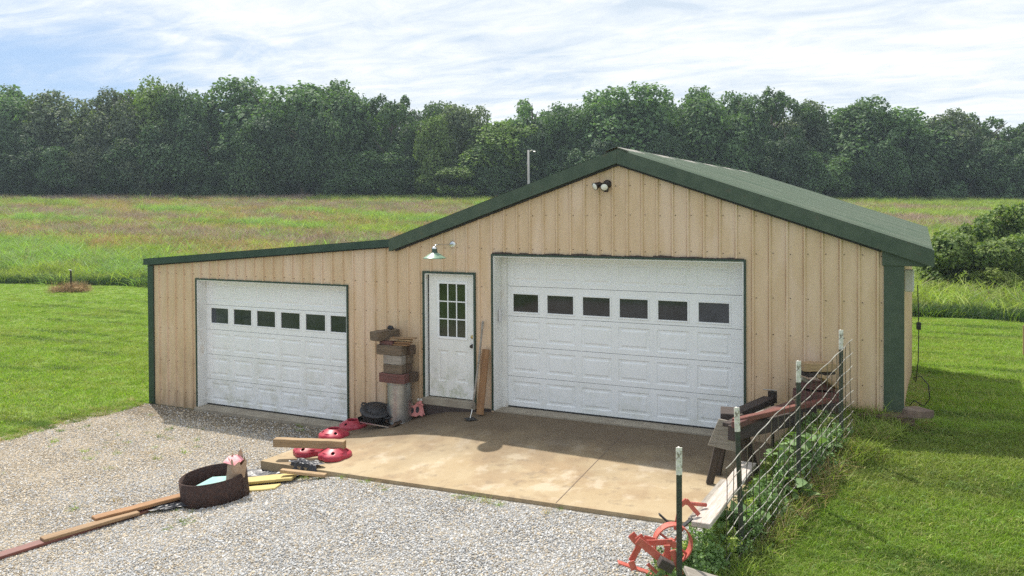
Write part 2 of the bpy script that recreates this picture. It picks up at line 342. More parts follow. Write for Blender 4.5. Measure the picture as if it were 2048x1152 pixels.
def ground_material(kind):
    m = bpy.data.materials.new(kind); m.use_nodes = True; nt = m.node_tree; N = nt.nodes; L = nt.links; b = N['Principled BSDF']; b.inputs['Roughness'].default_value = .95
    tc = N.new('ShaderNodeTexCoord')
    def noise(sc, det=6, st=(1, 1, 1), off=(0, 0, 0), rot=0, rough=.6):
        mp = N.new('ShaderNodeMapping'); mp.inputs['Scale'].default_value = st; mp.inputs['Location'].default_value = off; mp.inputs['Rotation'].default_value = (0, 0, rot)
        L.new(tc.outputs['Object'], mp.inputs[0]); t = N.new('ShaderNodeTexNoise'); t.inputs['Scale'].default_value = sc; t.inputs['Detail'].default_value = det; t.inputs['Roughness'].default_value = rough
        L.new(mp.outputs[0], t.inputs['Vector']); return t.outputs['Fac']
    def rg(s, a, c, lo=0, hi=1):
        r = N.new('ShaderNodeMapRange'); r.inputs[1].default_value = a; r.inputs[2].default_value = c; r.inputs[3].default_value = lo; r.inputs[4].default_value = hi; L.new(s, r.inputs[0]); return r.outputs[0]
    def mix(f, a, c):
        x = N.new('ShaderNodeMix'); x.data_type = 'RGBA'; L.new(f, x.inputs[0])
        for i, v in ((6, a), (7, c)):
            if isinstance(v, tuple): x.inputs[i].default_value = (*v, 1)
            else: L.new(v, x.inputs[i])
        return x.outputs[2]
    bp = N.new('ShaderNodeBump')
    if kind == 'lawn ground':
        c = mix(rg(noise(1.1, 8), .35, .65), (.145, .235, .025), (.21, .30, .045))
        c = mix(rg(noise(22, 6), .45, .7), c, (.055, .11, .014))
        c = mix(rg(noise(3.2, 7, (1, .35, 1), rot=.3), .58, .72, 0, .6), c, (.19, .21, .06))
        c = mix(rg(noise(.7, 5, (.22, 2.2, 1), rot=.12), .54, .60, 0, .75), c, (.045, .085, .014))
        L.new(noise(60, 4), bp.inputs['Height']); bp.inputs['Distance'].default_value = .03; bp.inputs['Strength'].default_value = .8
    elif kind == 'field ground':
        c = mix(rg(noise(.12, 6, (1, 2.2, 1)), .35, .55), (.09, .13, .03), (.15, .11, .07))
        c = mix(rg(noise(2.2, 8), .4, .65), c, (.05, .075, .02))
        L.new(noise(9, 5), bp.inputs['Height']); bp.inputs['Distance'].default_value = .2; bp.inputs['Strength'].default_value = .8
    else:
        v = N.new('ShaderNodeTexVoronoi'); v.inputs['Scale'].default_value = 42; L.new(tc.outputs['Object'], v.inputs['Vector'])
        se = N.new('ShaderNodeSeparateColor'); L.new(v.outputs['Color'], se.inputs[0])
        c = mix(se.outputs[0], (.13, .12, .105), (.45, .435, .41))
        se2 = N.new('ShaderNodeSeparateXYZ'); L.new(tc.outputs['Object'], se2.inputs[0])
        md = N.new('ShaderNodeMath'); md.operation = 'MULTIPLY_ADD'; L.new(noise(.9, 5), md.inputs[0]); md.inputs[1].default_value = 6; L.new(se2.outputs[0], md.inputs[2])
        tanf = rg(md.outputs[0], -4.5, 1.6, .6, .05)
        c = mix(tanf, c, (.43, .355, .255))
        # darker brown band along the wall, its edge broken up by noise
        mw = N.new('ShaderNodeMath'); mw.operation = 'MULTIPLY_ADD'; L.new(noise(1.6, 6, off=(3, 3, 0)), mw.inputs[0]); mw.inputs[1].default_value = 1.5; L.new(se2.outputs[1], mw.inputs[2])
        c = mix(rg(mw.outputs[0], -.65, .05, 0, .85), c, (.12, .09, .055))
        c = mix(rg(noise(2.0, 6, off=(9, 1, 0)), .6, .68, 0, .5), c, (.30, .22, .12))
        L.new(v.outputs['Distance'], bp.inputs['Height']); bp.invert = True; bp.inputs['Distance'].default_value = .02; bp.inputs['Strength'].default_value = .9
    L.new(c, b.inputs['Base Color']); L.new(bp.outputs[0], b.inputs['Normal']); return m
M['lawn'] = ground_material('lawn ground'); M['field'] = ground_material('field ground'); M['gravel'] = ground_material('gravel ground')

# ------------------------------------------------------------------ ground
def sheet(name, xs, ys, f, mt, dz=0):
    nx, ny = len(xs), len(ys); v = [(x, y, f(x, y)+dz) for y in ys for x in xs]
    fc = [(j*nx+i, j*nx+i+1, (j+1)*nx+i+1, (j+1)*nx+i) for j in range(ny-1) for i in range(nx-1)]
    me = bpy.data.meshes.new(name); me.from_pydata(v, [], fc); me.materials.append(mt); me.polygons.foreach_set('use_smooth', [True]*len(fc))
    o = bpy.data.objects.new(name, me); COL.objects.link(o); return o
def dens(a, b, fine0, fine1, st, grow=1.25):
    out = list(np.arange(fine0, fine1+1e-6, st)); s = st; x = fine0
    while x > a: s *= grow; x -= s; out.insert(0, max(x, a))
    s = st; x = fine1
    while x < b: s *= grow; x += s; out.append(min(x, b))
    return out
def medge(x): return 17+.08*(x+41)+.5*math.sin(x*.35)+.25*math.sin(x*1.3+1)
# one terrain sheet: mown part and field part share the edge line
xs = dens(-190, 150, -12, 6, .4); 
def hl(x, y): return hgt(x, y)
ysn = dens(-60, 1, -8, 0, .4)[:-1]
tn = [t for t in np.linspace(0, 1, 26)]
def lawn_sheet():
    nx = len(xs); rows = []
    for y in ysn: rows.append([(x, y) for x in xs])
    for t in tn: rows.append([(x, 1+(medge(max(-60, min(30, x)))-1)*t) for x in xs])
    v = [(x, y, hl(x, y)) for r in rows for x, y in r]
    fc = [(j*nx+i, j*nx+i+1, (j+1)*nx+i+1, (j+1)*nx+i) for j in range(len(rows)-1) for i in range(nx-1)]
    me = bpy.data.meshes.new('lawn'); me.from_pydata(v, [], fc); me.materials.append(M['lawn']); me.polygons.foreach_set('use_smooth', [True]*len(fc))
    o = bpy.data.objects.new('lawn', me); COL.objects.link(o); o['kind'] = 'structure'
    rows = []
    for k in range(60):
        d = 1.2*k if k < 45 else 1.2*44+6.5*(k-44)
        rows.append([(x, medge(max(-60, min(30, x)))+d) for x in xs])
    v = [(x, y, hl(x, y)) for r in rows for x, y in r]
    fc = [(j*nx+i, j*nx+i+1, (j+1)*nx+i+1, (j+1)*nx+i) for j in range(len(rows)-1) for i in range(nx-1)]
    me = bpy.data.meshes.new('field'); me.from_pydata(v, [], fc); me.materials.append(M['field']); me.polygons.foreach_set('use_smooth', [True]*len(fc))
    o = bpy.data.objects.new('field', me); COL.objects.link(o); o['kind'] = 'structure'
lawn_sheet()
def gx(x, y): return x
def gravel_sheet():
    xs = np.arange(-10.3, 2.01, .15); ys = np.arange(-20, -.04, .15); nx = len(xs); v = []
    for j, y in enumerate(ys):
        for i, x in enumerate(xs):
            X = x
            if i == 0: X = x+.18*math.sin(y*2.1)+.12*math.sin(y*5.3)+.1*rnd.random()
            if i == nx-1: X = x+.12*math.sin(y*3.7)+.08*rnd.random()
            z = hgt(min(X, 2.0), y)+.010+.003*math.sin(x*3.1+y*2.3)*math.sin(x*1.3-y*3.7)
            v.append((X, y, z))
    fc = [(j*nx+i, j*nx+i+1, (j+1)*nx+i+1, (j+1)*nx+i) for j in range(len(ys)-1) for i in range(nx-1)]
    me = bpy.data.meshes.new('gravel_drive'); me.from_pydata(v, [], fc); me.materials.append(M['gravel'])
    me.polygons.foreach_set('use_smooth', [True]*len(fc))
    o = bpy.data.objects.new('gravel_drive', me); COL.objects.link(o); o['kind'] = 'structure'
gravel_sheet()
def apron():
    xs = list(np.linspace(-4.9, -1.6, 18))+list(np.linspace(-1.4, 2.45, 14)); ny = 9
    def pt(x, t):
        X = x if x > -4.8 else x+.25*t+.0
        return X, t*SLABF(X)
    mb = MB(); nx = len(xs); top = []; bot = []
    for j in range(ny):
        for x in xs:
            X, Y = pt(x, j/(ny-1)); z = slab(X, Y); top.append((X, Y-.0, z)); bot.append((X, Y, z-.32))
    v = top+bot; n = len(top)
    f = [((j+1)*nx+i, (j+1)*nx+i+1, j*nx+i+1, j*nx+i) for j in range(ny-1) for i in range(nx-1)]
    j = ny-1; f += [(n+j*nx+i, n+j*nx+i+1, j*nx+i+1, j*nx+i) for i in range(nx-1)]
    f += [(j*nx, (j+1)*nx, n+(j+1)*nx, n+j*nx)[::-1] for j in range(ny-1)]
    f += [(j*nx+nx-1, (j+1)*nx+nx-1, n+(j+1)*nx+nx-1, n+j*nx+nx-1) for j in range(ny-1)]
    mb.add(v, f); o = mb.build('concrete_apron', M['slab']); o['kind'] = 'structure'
    me = o.data; bm = bmesh.new(); bm.from_mesh(me); bmesh.ops.recalc_face_normals(bm, faces=bm.faces); bm.to_mesh(me); bm.free()
    # tooled joints, as thin sunk-looking dark strips of dirt
    for x in (.15,):
        mb = MB(); vs = []
        for t in np.linspace(.02, .995, 14):
            y = t*SLABF(x); vs += [(x-.004, y, slab(x, y)+.004), (x+.004, y, slab(x, y)+.004)]
        mb.add(vs, [(2*i, 2*i+1, 2*i+3, 2*i+2) for i in range(13)]); mb.build('control_joint', M['conc2'], o)
def stain_and_shade_slab():
    # stain by the doors, deepened with painted-in building shade, fading to a ragged edge
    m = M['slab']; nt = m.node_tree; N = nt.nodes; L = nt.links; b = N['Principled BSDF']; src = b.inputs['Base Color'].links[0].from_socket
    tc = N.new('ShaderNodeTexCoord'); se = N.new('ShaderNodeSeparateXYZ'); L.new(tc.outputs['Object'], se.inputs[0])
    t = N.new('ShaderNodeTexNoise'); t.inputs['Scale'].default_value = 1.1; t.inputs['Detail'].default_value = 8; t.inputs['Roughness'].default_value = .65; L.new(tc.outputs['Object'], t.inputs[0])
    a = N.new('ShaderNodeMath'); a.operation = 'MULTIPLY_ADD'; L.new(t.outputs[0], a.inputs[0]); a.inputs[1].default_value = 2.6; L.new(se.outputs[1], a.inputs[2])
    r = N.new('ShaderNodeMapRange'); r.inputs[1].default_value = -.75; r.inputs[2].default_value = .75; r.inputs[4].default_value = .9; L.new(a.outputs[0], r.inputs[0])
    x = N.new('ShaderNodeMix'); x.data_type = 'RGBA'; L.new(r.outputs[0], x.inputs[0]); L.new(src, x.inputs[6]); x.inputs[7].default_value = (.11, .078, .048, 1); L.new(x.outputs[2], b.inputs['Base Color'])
stain_and_shade_slab()
apron()

# ------------------------------------------------------------------ building
XL, XR, YB = -9.96, 3.84, 10.5
PK, VX, VZ = 4.134, -4.078, 2.744
def rz(x):                      # top of the roof edge above a point of the front wall
    if x < VX: return 2.279+(VZ-2.279)*(x+9.98)/(VX+9.98)
    if x < 0: return VZ+(PK-VZ)*(x-VX)/(-VX)
    return PK-.3388*x
def wt(x): return rz(x)-(.10 if x < VX else .18)           # top of siding
OPEN = [(-8.657, -5.043, -.588, 1.897), (-3.432, -2.492, .06, 2.181), (-2.137, 1.827, 0., 2.50)]
BW = .2286
bld = empty('garage_building', (0, 0, 0), label='tan ribbed steel garage with green trim and a low side wing', cat='garage building')
def siding_front():
    n = int(round((XR-XL)/BW)); scr = MB()
    edges = [XL+i*BW for i in range(n+1)]; edges[-1] = XR
    for i in range(n):
        a, c = edges[i], edges[i+1]
        cuts = sorted({a, c}|{e for o in OPEN for e in o[:2] if a < e < c})
        mb = MB()
        for p, q in zip(cuts[:-1], cuts[1:]):
            xm = (p+q)/2; segs = [(-.95, None)]
            for o in OPEN:
                if o[0] <= xm <= o[1]: segs = [(-.95, o[2]-.14 if o[2] > 0 else o[2]-.12), (o[3], None)]
            prof = [(p, 0)]
            for dx, dy in ((.002, 0), (.014, -.028), (.036, -.028), (.05, 0)):
                if p < a+dx < q: prof.append((a+dx, dy))
            prof.append((q, 0))
            if p < 0 < q: pass
            for z0, z1 in segs:
                mb = MB(); vs = []; 
                for x, y in prof: vs += [(x, y, z0), (x, y, wt(x) if z1 is None else z1)]
                k = len(prof); vs += [(x, .03, zz) for (x, y, zz) in vs]
                fs = [(2*j, 2*j+2, 2*j+3, 2*j+1) for j in range(k-1)]
                fs += [(2*j+1, 2*j+3, 2*k+2*j+3, 2*k+2*j+1) for j in range(k-1)]+[(0, 1, 2*k+1, 2*k), (2*k-2, 4*k-2, 4*k-1, 2*k-1)]
                mb.add(vs, fs); mb.build('siding_panel', M['siding'], bld)
        x = a+.068
        for z in (-.35, .25, .9, 1.5, 2.0, 2.62, 3.15, 3.6):
            if z > wt(x)-.06 or any(o[0]-.02 < x < o[1]+.02 and o[2]-.1 < z < o[3]+.03 for o in OPEN): continue
            zz = z+rnd.uniform(-.01, .01); scr.box(x-.0055, x+.0055, -.008, 0, zz-.0055, zz+.0055)
    o = scr.build('screws', M['rust'], bld); o['kind'] = 'stuff'
siding_front()
def ribbed_wall(name, P, Q, z0, z1, side):
    """ribbed sheet from P to Q (2-d), z1 may be a function of distance"""
    P = Vector(P); Q = Vector(Q); L_ = (Q-P).length; d = (Q-P)/L_; nrm = Vector((d.y, -d.x))*side
    n = int(L_/BW)
    for i in range(n+1):
        a = i*BW; c = min(L_, a+BW)
        if c-a < .02: continue
        prof = [(a, 0)]+[(a+x, y) for x, y in ((.004, 0), (.016, .021), (.038, .021), (.05, 0)) if a+x < c]+[(c, 0)]
        mb = MB(); vs = []
        for s, y in prof:
            p = P+d*s+nrm*y; vs += [(p.x, p.y, z0), (p.x, p.y, z1(p.x, p.y))]
        k = len(prof); mb.add(vs, [(2*j, 2*j+2, 2*j+3, 2*j+1) for j in range(k-1)]); mb.build(name, M['siding'], bld)
ribbed_wall('siding_panel', (XR, 0), (XR, YB), -.9, lambda x, y: wt(XR), 1)
mb = MB(); mb.add([(XL, .0, -.9), (XL, YB, -.9), (XL, YB, wt(XL)), (XL, 0, wt(XL))], [(0, 3, 2, 1)])
xs_ = [XL, VX, 0, XR]; vs = [(x, YB, -.9) for x in xs_]+[(x, YB, wt(x)) for x in xs_]; mb.add(vs, [(i+1, i, i+4, i+5) for i in range(3)]); mb.build('rear_siding', M['siding'], bld)
# floor and dark partitions behind the windows
mb = MB().box(-4.6, XR-.05, .04, YB-.05, -.25, -.01); mb.build('floor_slab', M['conc'], bld)
# trims
def bar(name, a, c, mt, parent, w=.05, t=.02, up=(0, 0, 1)):
    a = Vector(a); c = Vector(c); d = (c-a); l = d.length; X = d/l; Z = Vector(up); Y = Z.cross(X).normalized(); Z = X.cross(Y)
    Mx = Matrix(((X.x, Y.x, Z.x, a.x), (X.y, Y.y, Z.y, a.y), (X.z, Y.z, Z.z, a.z), (0, 0, 0, 1)))
    return MB().box(0, l, -t/2, t/2, -w/2, w/2, Mx).build(name, mt, parent)
MB().box(XL-.03, XL+.12, -.034, .10, -.72, wt(XL)+.0).build('corner_trim', M['green'], bld, bevel=.004)
MB().box(XR-.215, XR+.028, -.034, .06, -.1, rz(XR)-.30).build('corner_trim', M['greenp'], bld, bevel=.004)
MB().box(XR-.235, XR+.30, -.052, .03, rz(XR)-.34, rz(XR)-.12).build('soffit_return', M['greenp'], bld, bevel=.004)
# rake fascias (prisms in xz, in front of the siding)
def rake(pts, th, y0, y1, name, mt):
    poly = [(x, z-th) for x, z in pts]+[(x, z) for x, z in reversed(pts)]
    mb = MB(); n = len(pts)
    for i in range(n-1):
        q = [(pts[i][0], pts[i][1]-th), (pts[i+1][0], pts[i+1][1]-th), pts[i+1], pts[i]]
        mb.prism(q, y0, y1)
    return mb.build(name, mt, bld)
rake([(-10.03, rz(-10.03)), (VX-.002, VZ)], .125, -.10, .02, 'rake_trim', M['green'])
rake([(VX+.002, VZ), (-.002, PK)], .205, -.12, .02, 'rake_trim', M['greenp'])
rake([(.002, PK), (4.215, PK-.3388*4.215)], .215, -.12, .02, 'rake_trim', M['greenp'])
rake([(-9.9, rz(-9.9)-.13), (VX-.05, VZ-.13)], .02, -.06, .0, 'rake_lip', M['seal'])
rake([(VX+.1, rz(VX+.1)-.207), (-.002, PK-.207)], .03, -.07, .0, 'rake_lip', M['seal'])
rake([(.002, PK-.217), (XR-.25, PK-.3388*(XR-.25)-.217)], .03, -.07, .0, 'rake_lip', M['seal'])
# roofs: main right slope in sheets, others in one piece each
def slope_sheet(name, x0, z0, x1, z1, y0, y1, th, mt, ribs=True):
    n = 5 if ribs else 1; mb = MB(); dy = (y1-y0)/4 if ribs else (y1-y0)
    ys = [y0]
    if ribs:
        for k in range(4):
            b = y0+k*dy; ys += [b+.01, b+.022, b+.04, b+.052]
    ys = sorted(set(ys)); ys.append(y1)
    hs = [0]
    for y in ys[1:]:
        q = (y-y0) % dy if ribs else 0
        hs.append(.03 if ribs and (.02 < q < .045) else 0)
    hs[-1] = 0
    vs = []
    for y, hh in zip(ys, hs): vs += [(x0, y, z0+hh), (x1, y, z1+hh)]
    k = len(ys); vs += [(x, y, z-th) for (x, y, z) in ((x0, y0, z0), (x1, y0, z1), (x0, y1, z0), (x1, y1, z1))]
    fs = [(2*j, 2*j+1, 2*j+3, 2*j+2) for j in range(k-1)]; o = 2*k
    fs += [(o, o+2, o+3, o+1), (1, o+1, o+3, 2*k-1), (0, 2*k-2, o+2, o)]
    mb.add(vs, fs); return mb.build(name, mt, bld)
RY0, RY1 = -.118, 10.58
for i in range(12):
    a = RY0+(RY1-RY0)*i/12; c = RY0+(RY1-RY0)*(i+1)/12
    slope_sheet('roof_sheet', .0, PK+.004+.008*(i % 2), 4.19, PK-.3388*4.19+.004+.008*(i % 2), a, c-.002, .02, M['roof'])
slope_sheet('roof_sheet', 0, PK+.004, VX, VZ+.004, RY0, RY1, .03, M['roof'], False)
slope_sheet('roof_sheet', VX-.002, VZ+.003, -10.03, rz(-10.03)+.003, -.098, RY1, .03, M['roof'], False)
mb = MB()
for s, e in ((1, .3388), (-1, .341)):
    vs = [(0, RY0-.01, PK+.035), (.17*s, RY0-.01, PK+.030-.17*e), (0, RY1+.01, PK+.035), (.17*s, RY1+.01, PK+.030-.17*e)]
    mb.add(vs, [(0, 1, 3, 2) if s > 0 else (1, 0, 2, 3)]); mb.add([(x, y, z-.02) for x, y, z in vs], [(0, 2, 3, 1) if s > 0 else (1, 3, 2, 0)])
    mb.add([vs[1], vs[3], (vs[3][0], vs[3][1], vs[3][2]-.03), (vs[1][0], vs[1][1], vs[1][2]-.03)], [(0, 1, 2, 3)])
mb.build('ridge_cap', M['cap'], bld)
MB().box(4.16, 4.198, .021, RY1, PK-.3388*4.19-.17, PK-.3388*4.19-.004).build('eave_trim', M['greenp'], bld)
MB().box(XR, 4.16, -.05, RY1, PK-.3388*4.19-.15, PK-.3388*4.19-.13).build('eave_soffit', M['green'], bld)
mb = MB(); mb.prism([(VX, VZ-.0), (0, PK-.0), (0, PK-.2), (VX, VZ-.2)][::-1], RY1-.03, RY1); mb.prism([(0, PK-.2), (4.19, PK-.3388*4.19-.2), (4.19, PK-.3388*4.19), (0, PK)], RY1-.03, RY1); mb.build('rear_rake_trim', M['green'], bld)
MB().box(XL+.12, -8.74, -.02, -.001, -.70, -.655).build('base_trim', M['green'], bld)
# opening trims + jambs
def opening(o, rec, tw, top_dirt=False):
    x0, x1, z0, z1 = o
    for a, c, d, e in ((x0-tw, x0, z0, z1+tw), (x1, x1+tw, z0, z1+tw), (x0, x1, z1, z1+tw)):
        MB().box(a, c, -.03, .0-.001, d, e).build('opening_trim', M['green'], bld)
    th = .02
    MB().box(x0, x0+th, -.012, rec, z0, z1-th).build('door_jamb', M['jamb'], bld)
    MB().box(x1-th, x1, -.012, rec, z0, z1-th).build('door_jamb', M['jamb'], bld)
    MB().box(x0, x1, -.012, rec, z1-th, z1).build('door_head', M['jamb'], bld)
opening(OPEN[0], .22, .028); opening(OPEN[1], .07, .035); opening(OPEN[2], .32, .03)
MB().box(OPEN[2][0]+.02, OPEN[2][0]+.10, .27, .318, 0, 2.47).build('door_stop', M['jamb'], bld)
k_ = MB().box(-2.10, -2.065, .10, .16, 1.42, 1.62).build('keypad', M['greyplastic'], bld, bevel=.008)
MB().box(-8.657, -5.043, -.12, .30, -.80, -.588).build('sill', M['conc'], bld, bevel=.01)
MB().box(-2.137, 1.827, .0, .40, -.3, .002).build('sill', M['conc'], bld)
# lower foundation strip and step of the side door
MB().box(-3.46, -2.46, -.05, .08, -.02, .10).build('door_sill', M['conc'], bld, bevel=.006)
MB().box(-3.47, -2.45, -.045, .02, -.30, -.02).build('door_step', M['w_dark'], bld)
MB().box(-2.42, -2.17, -.035, .02, -.2, .015).build('base_trim', M['w_dark'], bld)

rnd2 = random.Random(3); mb = MB(); x = -2.137
while x < 1.80:
    d = rnd2.uniform(.03, .09); hgh = .006+.022*abs(math.sin(x*2.3)*math.sin(x*7.1))+rnd2.uniform(0, .008); mb.box(x, x+d, -.034, -.002, 2.5301, 2.53+hgh); x += d+.001
o = mb.build('moss_line', M['w_dark'], bld); o['kind'] = 'stuff'
def garage_door(x0, x1, z0, z1, yy, xc, cw, wrow, wy, name_lbl):
    d = bpy.data.objects.new('garage_door', None); COL.objects.link(d); d.parent = bld; d.empty_display_size = .1
    H = (z1-z0)/5
    for r in range(5):
        a = z0+r*H+.003; c = z0+(r+1)*H-.003; mb = MB(); Y = yy
        cells = [x-cw/2 for x in xc]+[xc[-1]+cw/2]
        e0 = x0; strip = []
        def quad(p, q, s, t, y=Y): mb.add([(p, y, s), (q, y, s), (q, y, t), (p, y, t)], [(0, 1, 2, 3)])
        if cells[0] > x0: quad(x0, cells[0], a, c)
        if cells[-1] < x1: quad(cells[-1], x1, a, c)
        for k in range(6):
            l, rr = cells[k], cells[k+1]
            if r == wrow:
                wl, wr, wb, wtp = xc[k]-.235, xc[k]+.235, wy[0]-.02, wy[1]+.02
                R0 = [(l, a), (rr, a), (rr, c), (l, c)]; R1 = [(wl, wb), (wr, wb), (wr, wtp), (wl, wtp)]
                vs = [(x, Y, z) for x, z in R0]+[(x, Y, z) for x, z in R1]+[(x, Y+.03, z) for x, z in R1]
                mb.add(vs, [(i, (i+1) % 4, (i+1) % 4+4, i+4) for i in range(4)]+[(i+4, (i+1) % 4+4, (i+1) % 4+8, i+8) for i in range(4)])
            else:
                rings = [(0, 0, 0), (.055, .075, 0), (.068, .088, .011), (.095, .113, .011), (.118, .138, .001)]
                vs = []
                for (ix, iz, dy) in rings:
                    vs += [(l+ix, Y+dy, a+iz), (rr-ix, Y+dy, a+iz), (rr-ix, Y+dy, c-iz), (l+ix, Y+dy, c-iz)]
                fs = []
                for g in range(len(rings)-1): fs += [(4*g+i, 4*g+(i+1) % 4, 4*g+4+(i+1) % 4, 4*g+4+i) for i in range(4)]
                g = 4*(len(rings)-1); fs.append((g, g+1, g+2, g+3)); mb.add(vs, fs)
        mb.add([(x0, Y, c), (x1, Y, c), (x1, Y+.03, c), (x0, Y+.03, c), (x0, Y, a), (x1, Y, a), (x1, Y+.03, a), (x0, Y+.03, a)], [(0, 1, 2, 3), (7, 6, 5, 4)])
        mb.build('door_section', M['white'], d)
        if r:
            MB().box(x0, x1, Y+.012, Y+.02, a-.008, a+.002).build('section_joint', M['seal'], d)
    for k in range(6):
        wl, wr, wb, wtp = xc[k]-.222, xc[k]+.222, wy[0], wy[1]; mb = MB(); t = .028
        for (p, q, s, u) in ((wl-t, wl, wb-t, wtp+t), (wr, wr+t, wb-t, wtp+t), (wl, wr, wb-t, wb), (wl, wr, wtp, wtp+t)):
            mb.box(p, q, yy-.010, yy+.012, s, u)
        mb.build('window_frame', M['white'], d, bevel=.004)
        MB().box(wl, wr, yy+.008, yy+.014, wb, wtp).build('pane', M['glass'], d)
    MB().box(x0, x1, yy+.03, yy+.04, z0, z1).build('door_back', M['inside'], d)
    MB().box(x0, x1, yy-.004, yy+.03, z0-.022, z0+.004).build('bottom_seal', M['seal'], d)
    return d
garage_door(-2.115, 1.82, .022, 2.48, .319, [-1.711, -1.104, -.495, .112, .720, 1.333], .608, 3, (1.575, 1.86), '')
garage_door(-8.637, -5.05, -.566, 1.88, .218, [-8.29, -7.70, -7.11, -6.52, -5.93, -5.36], .59, 3, (1.035, 1.325), '')
def entry_door():
    d = bpy.data.objects.new('entry_door', None); COL.objects.link(d); d.parent = bld
    x0, x1, z0, z1, Y = -3.385, -2.515, .115, 2.16, .055
    wx = (-3.215, -2.655); wz = (1.10, 2.04)
    pan = [(-3.225, -3.02, .38, .90), (-2.885, -2.65, .38, .90)]
    mb = MB()
    # stile/rail grid with holes for window and two panels
    X = [x0, wx[0], pan[0][1], pan[1][0], wx[1], x1]; Z = [z0, .38, .90, wz[0], wz[1], z1]
    for i in range(5):
        for j in range(5):
            if 1 <= i <= 3 and j == 3: continue
            if j == 1 and i in (1, 3): continue
            mb.add([(X[i], Y, Z[j]), (X[i+1], Y, Z[j]), (X[i+1], Y, Z[j+1]), (X[i], Y, Z[j+1])], [(0, 1, 2, 3)])
    for (a, c, s, u) in ((X[1], X[2], .38, .90), (X[3], X[4], .38, .90)):
        rings = [(0, 0), (.014, .013), (.035, .013), (.055, .002)]; vs = []
        for (ii, dy) in rings: vs += [(a+ii, Y+dy, s+ii), (c-ii, Y+dy, s+ii), (c-ii, Y+dy, u-ii), (a+ii, Y+dy, u-ii)]
        fs = []
        for g in range(3): fs += [(4*g+i, 4*g+(i+1) % 4, 4*g+4+(i+1) % 4, 4*g+4+i) for i in range(4)]
        fs.append((12, 13, 14, 15)); mb.add(vs, fs)
    mb.box(x0, x1, Y+.02, Y+.045, z0, wz[0]-.01); mb.box(x0, x1, Y+.02, Y+.045, wz[1]+.01, z1)
    mb.build('door_slab', M['whited'], d)
    fr = MB(); t = .03
    fr.box(wx[0]-.01, wx[0]+t, Y-.012, Y+.01, wz[0]-.01, wz[1]+.01); fr.box(wx[1]-t, wx[1]+.01, Y-.012, Y+.01, wz[0]-.01, wz[1]+.01)
    fr.box(wx[0]+t, wx[1]-t, Y-.012, Y+.01, wz[0]-.01, wz[0]+t); fr.box(wx[0]+t, wx[1]-t, Y-.012, Y+.01, wz[1]-t, wz[1]+.01)
    fr.build('window_frame', M['white'], d, bevel=.003)
    gx0, gx1, gz0, gz1 = wx[0]+t, wx[1]-t, wz[0]+t, wz[1]-t; pw = (gx1-gx0)/3; ph = (gz1-gz0)/3
    for i in range(3):
        for j in range(3): MB().box(gx0+i*pw+.008, gx0+(i+1)*pw-.008, Y+.004, Y+.008, gz0+j*ph+.008, gz0+(j+1)*ph-.008).build('pane', M['glassd'], d)
    for i in (1, 2):
        MB().box(gx0+i*pw-.009, gx0+i*pw+.009, Y-.008, Y+.012, gz0, gz1).build('glazing_bar', M['white'], d)
    for j in (1, 2):
        MB().box(gx0, gx1, Y-.0065, Y+.0105, gz0+j*ph-.009, gz0+j*ph+.009).build('glazing_bar', M['white'], d)
    def knob(z, prof, mt, nm):
        mb = MB().lathe(prof, 20); o = mb.build(nm, mt, d, smooth=True); o.rotation_euler = (R(90), 0, 0); o.location = (-2.56, Y, z)
    knob(1.0, [(0, .062), (.02, .06), (.028, .045), (.022, .03), (.011, .022), (.011, .01), (.033, .006), (.034, 0)], M['blacksteel'], 'door_knob')
    knob(1.15, [(0, .022), (.02, .021), (.029, .01), (.031, 0)], M['brass'], 'deadbolt')
entry_door()

# ------------------------------------------------------------------ lamps and cable on the building
def barn_lamp():
    t = empty('barn_lamp', (-2.88, -.022, 2.67), label='green gooseneck barn lamp on the wall above the entry door', cat='wall lamp')
    o = MB().lathe([(0, .018), (.03, .018), (.055, .01), (.06, 0)], 24).build('base_plate', M['chrome'], t, smooth=True); o.rotation_euler = (R(90), 0, 0)
    S = Vector((-.09, -.43, -.045))
    MB().tube([(0, -.01, 0), (-.03, -.15, .005), (-.07, -.36, .01), (-.085, -.41, .005), (-.09, -.43, -.02)], .011, 10).build('arm', M['chrome'], t, smooth=True)
    MB().lathe([(0, .028), (.035, .024), (.045, .0), (.045, -.01)], 24, S).build('cap', M['chrome'], t, smooth=True)
    MB().lathe([(.043, -.01), (.043, -.05), (.055, -.085), (.06, -.09)], 24, S).build('socket', M['lampdark'], t, smooth=True)
    MB().lathe([(.058, -.075), (.1, -.10), (.175, -.15), (.19, -.158), (.188, -.166), (.17, -.158), (.09, -.118), (.02, -.1)], 40, S).build('lamp_shade', M['lampgreen'], t, smooth=True)
barn_lamp(); bpy.data.objects['barn_lamp'].scale = (.98, .98, .98)
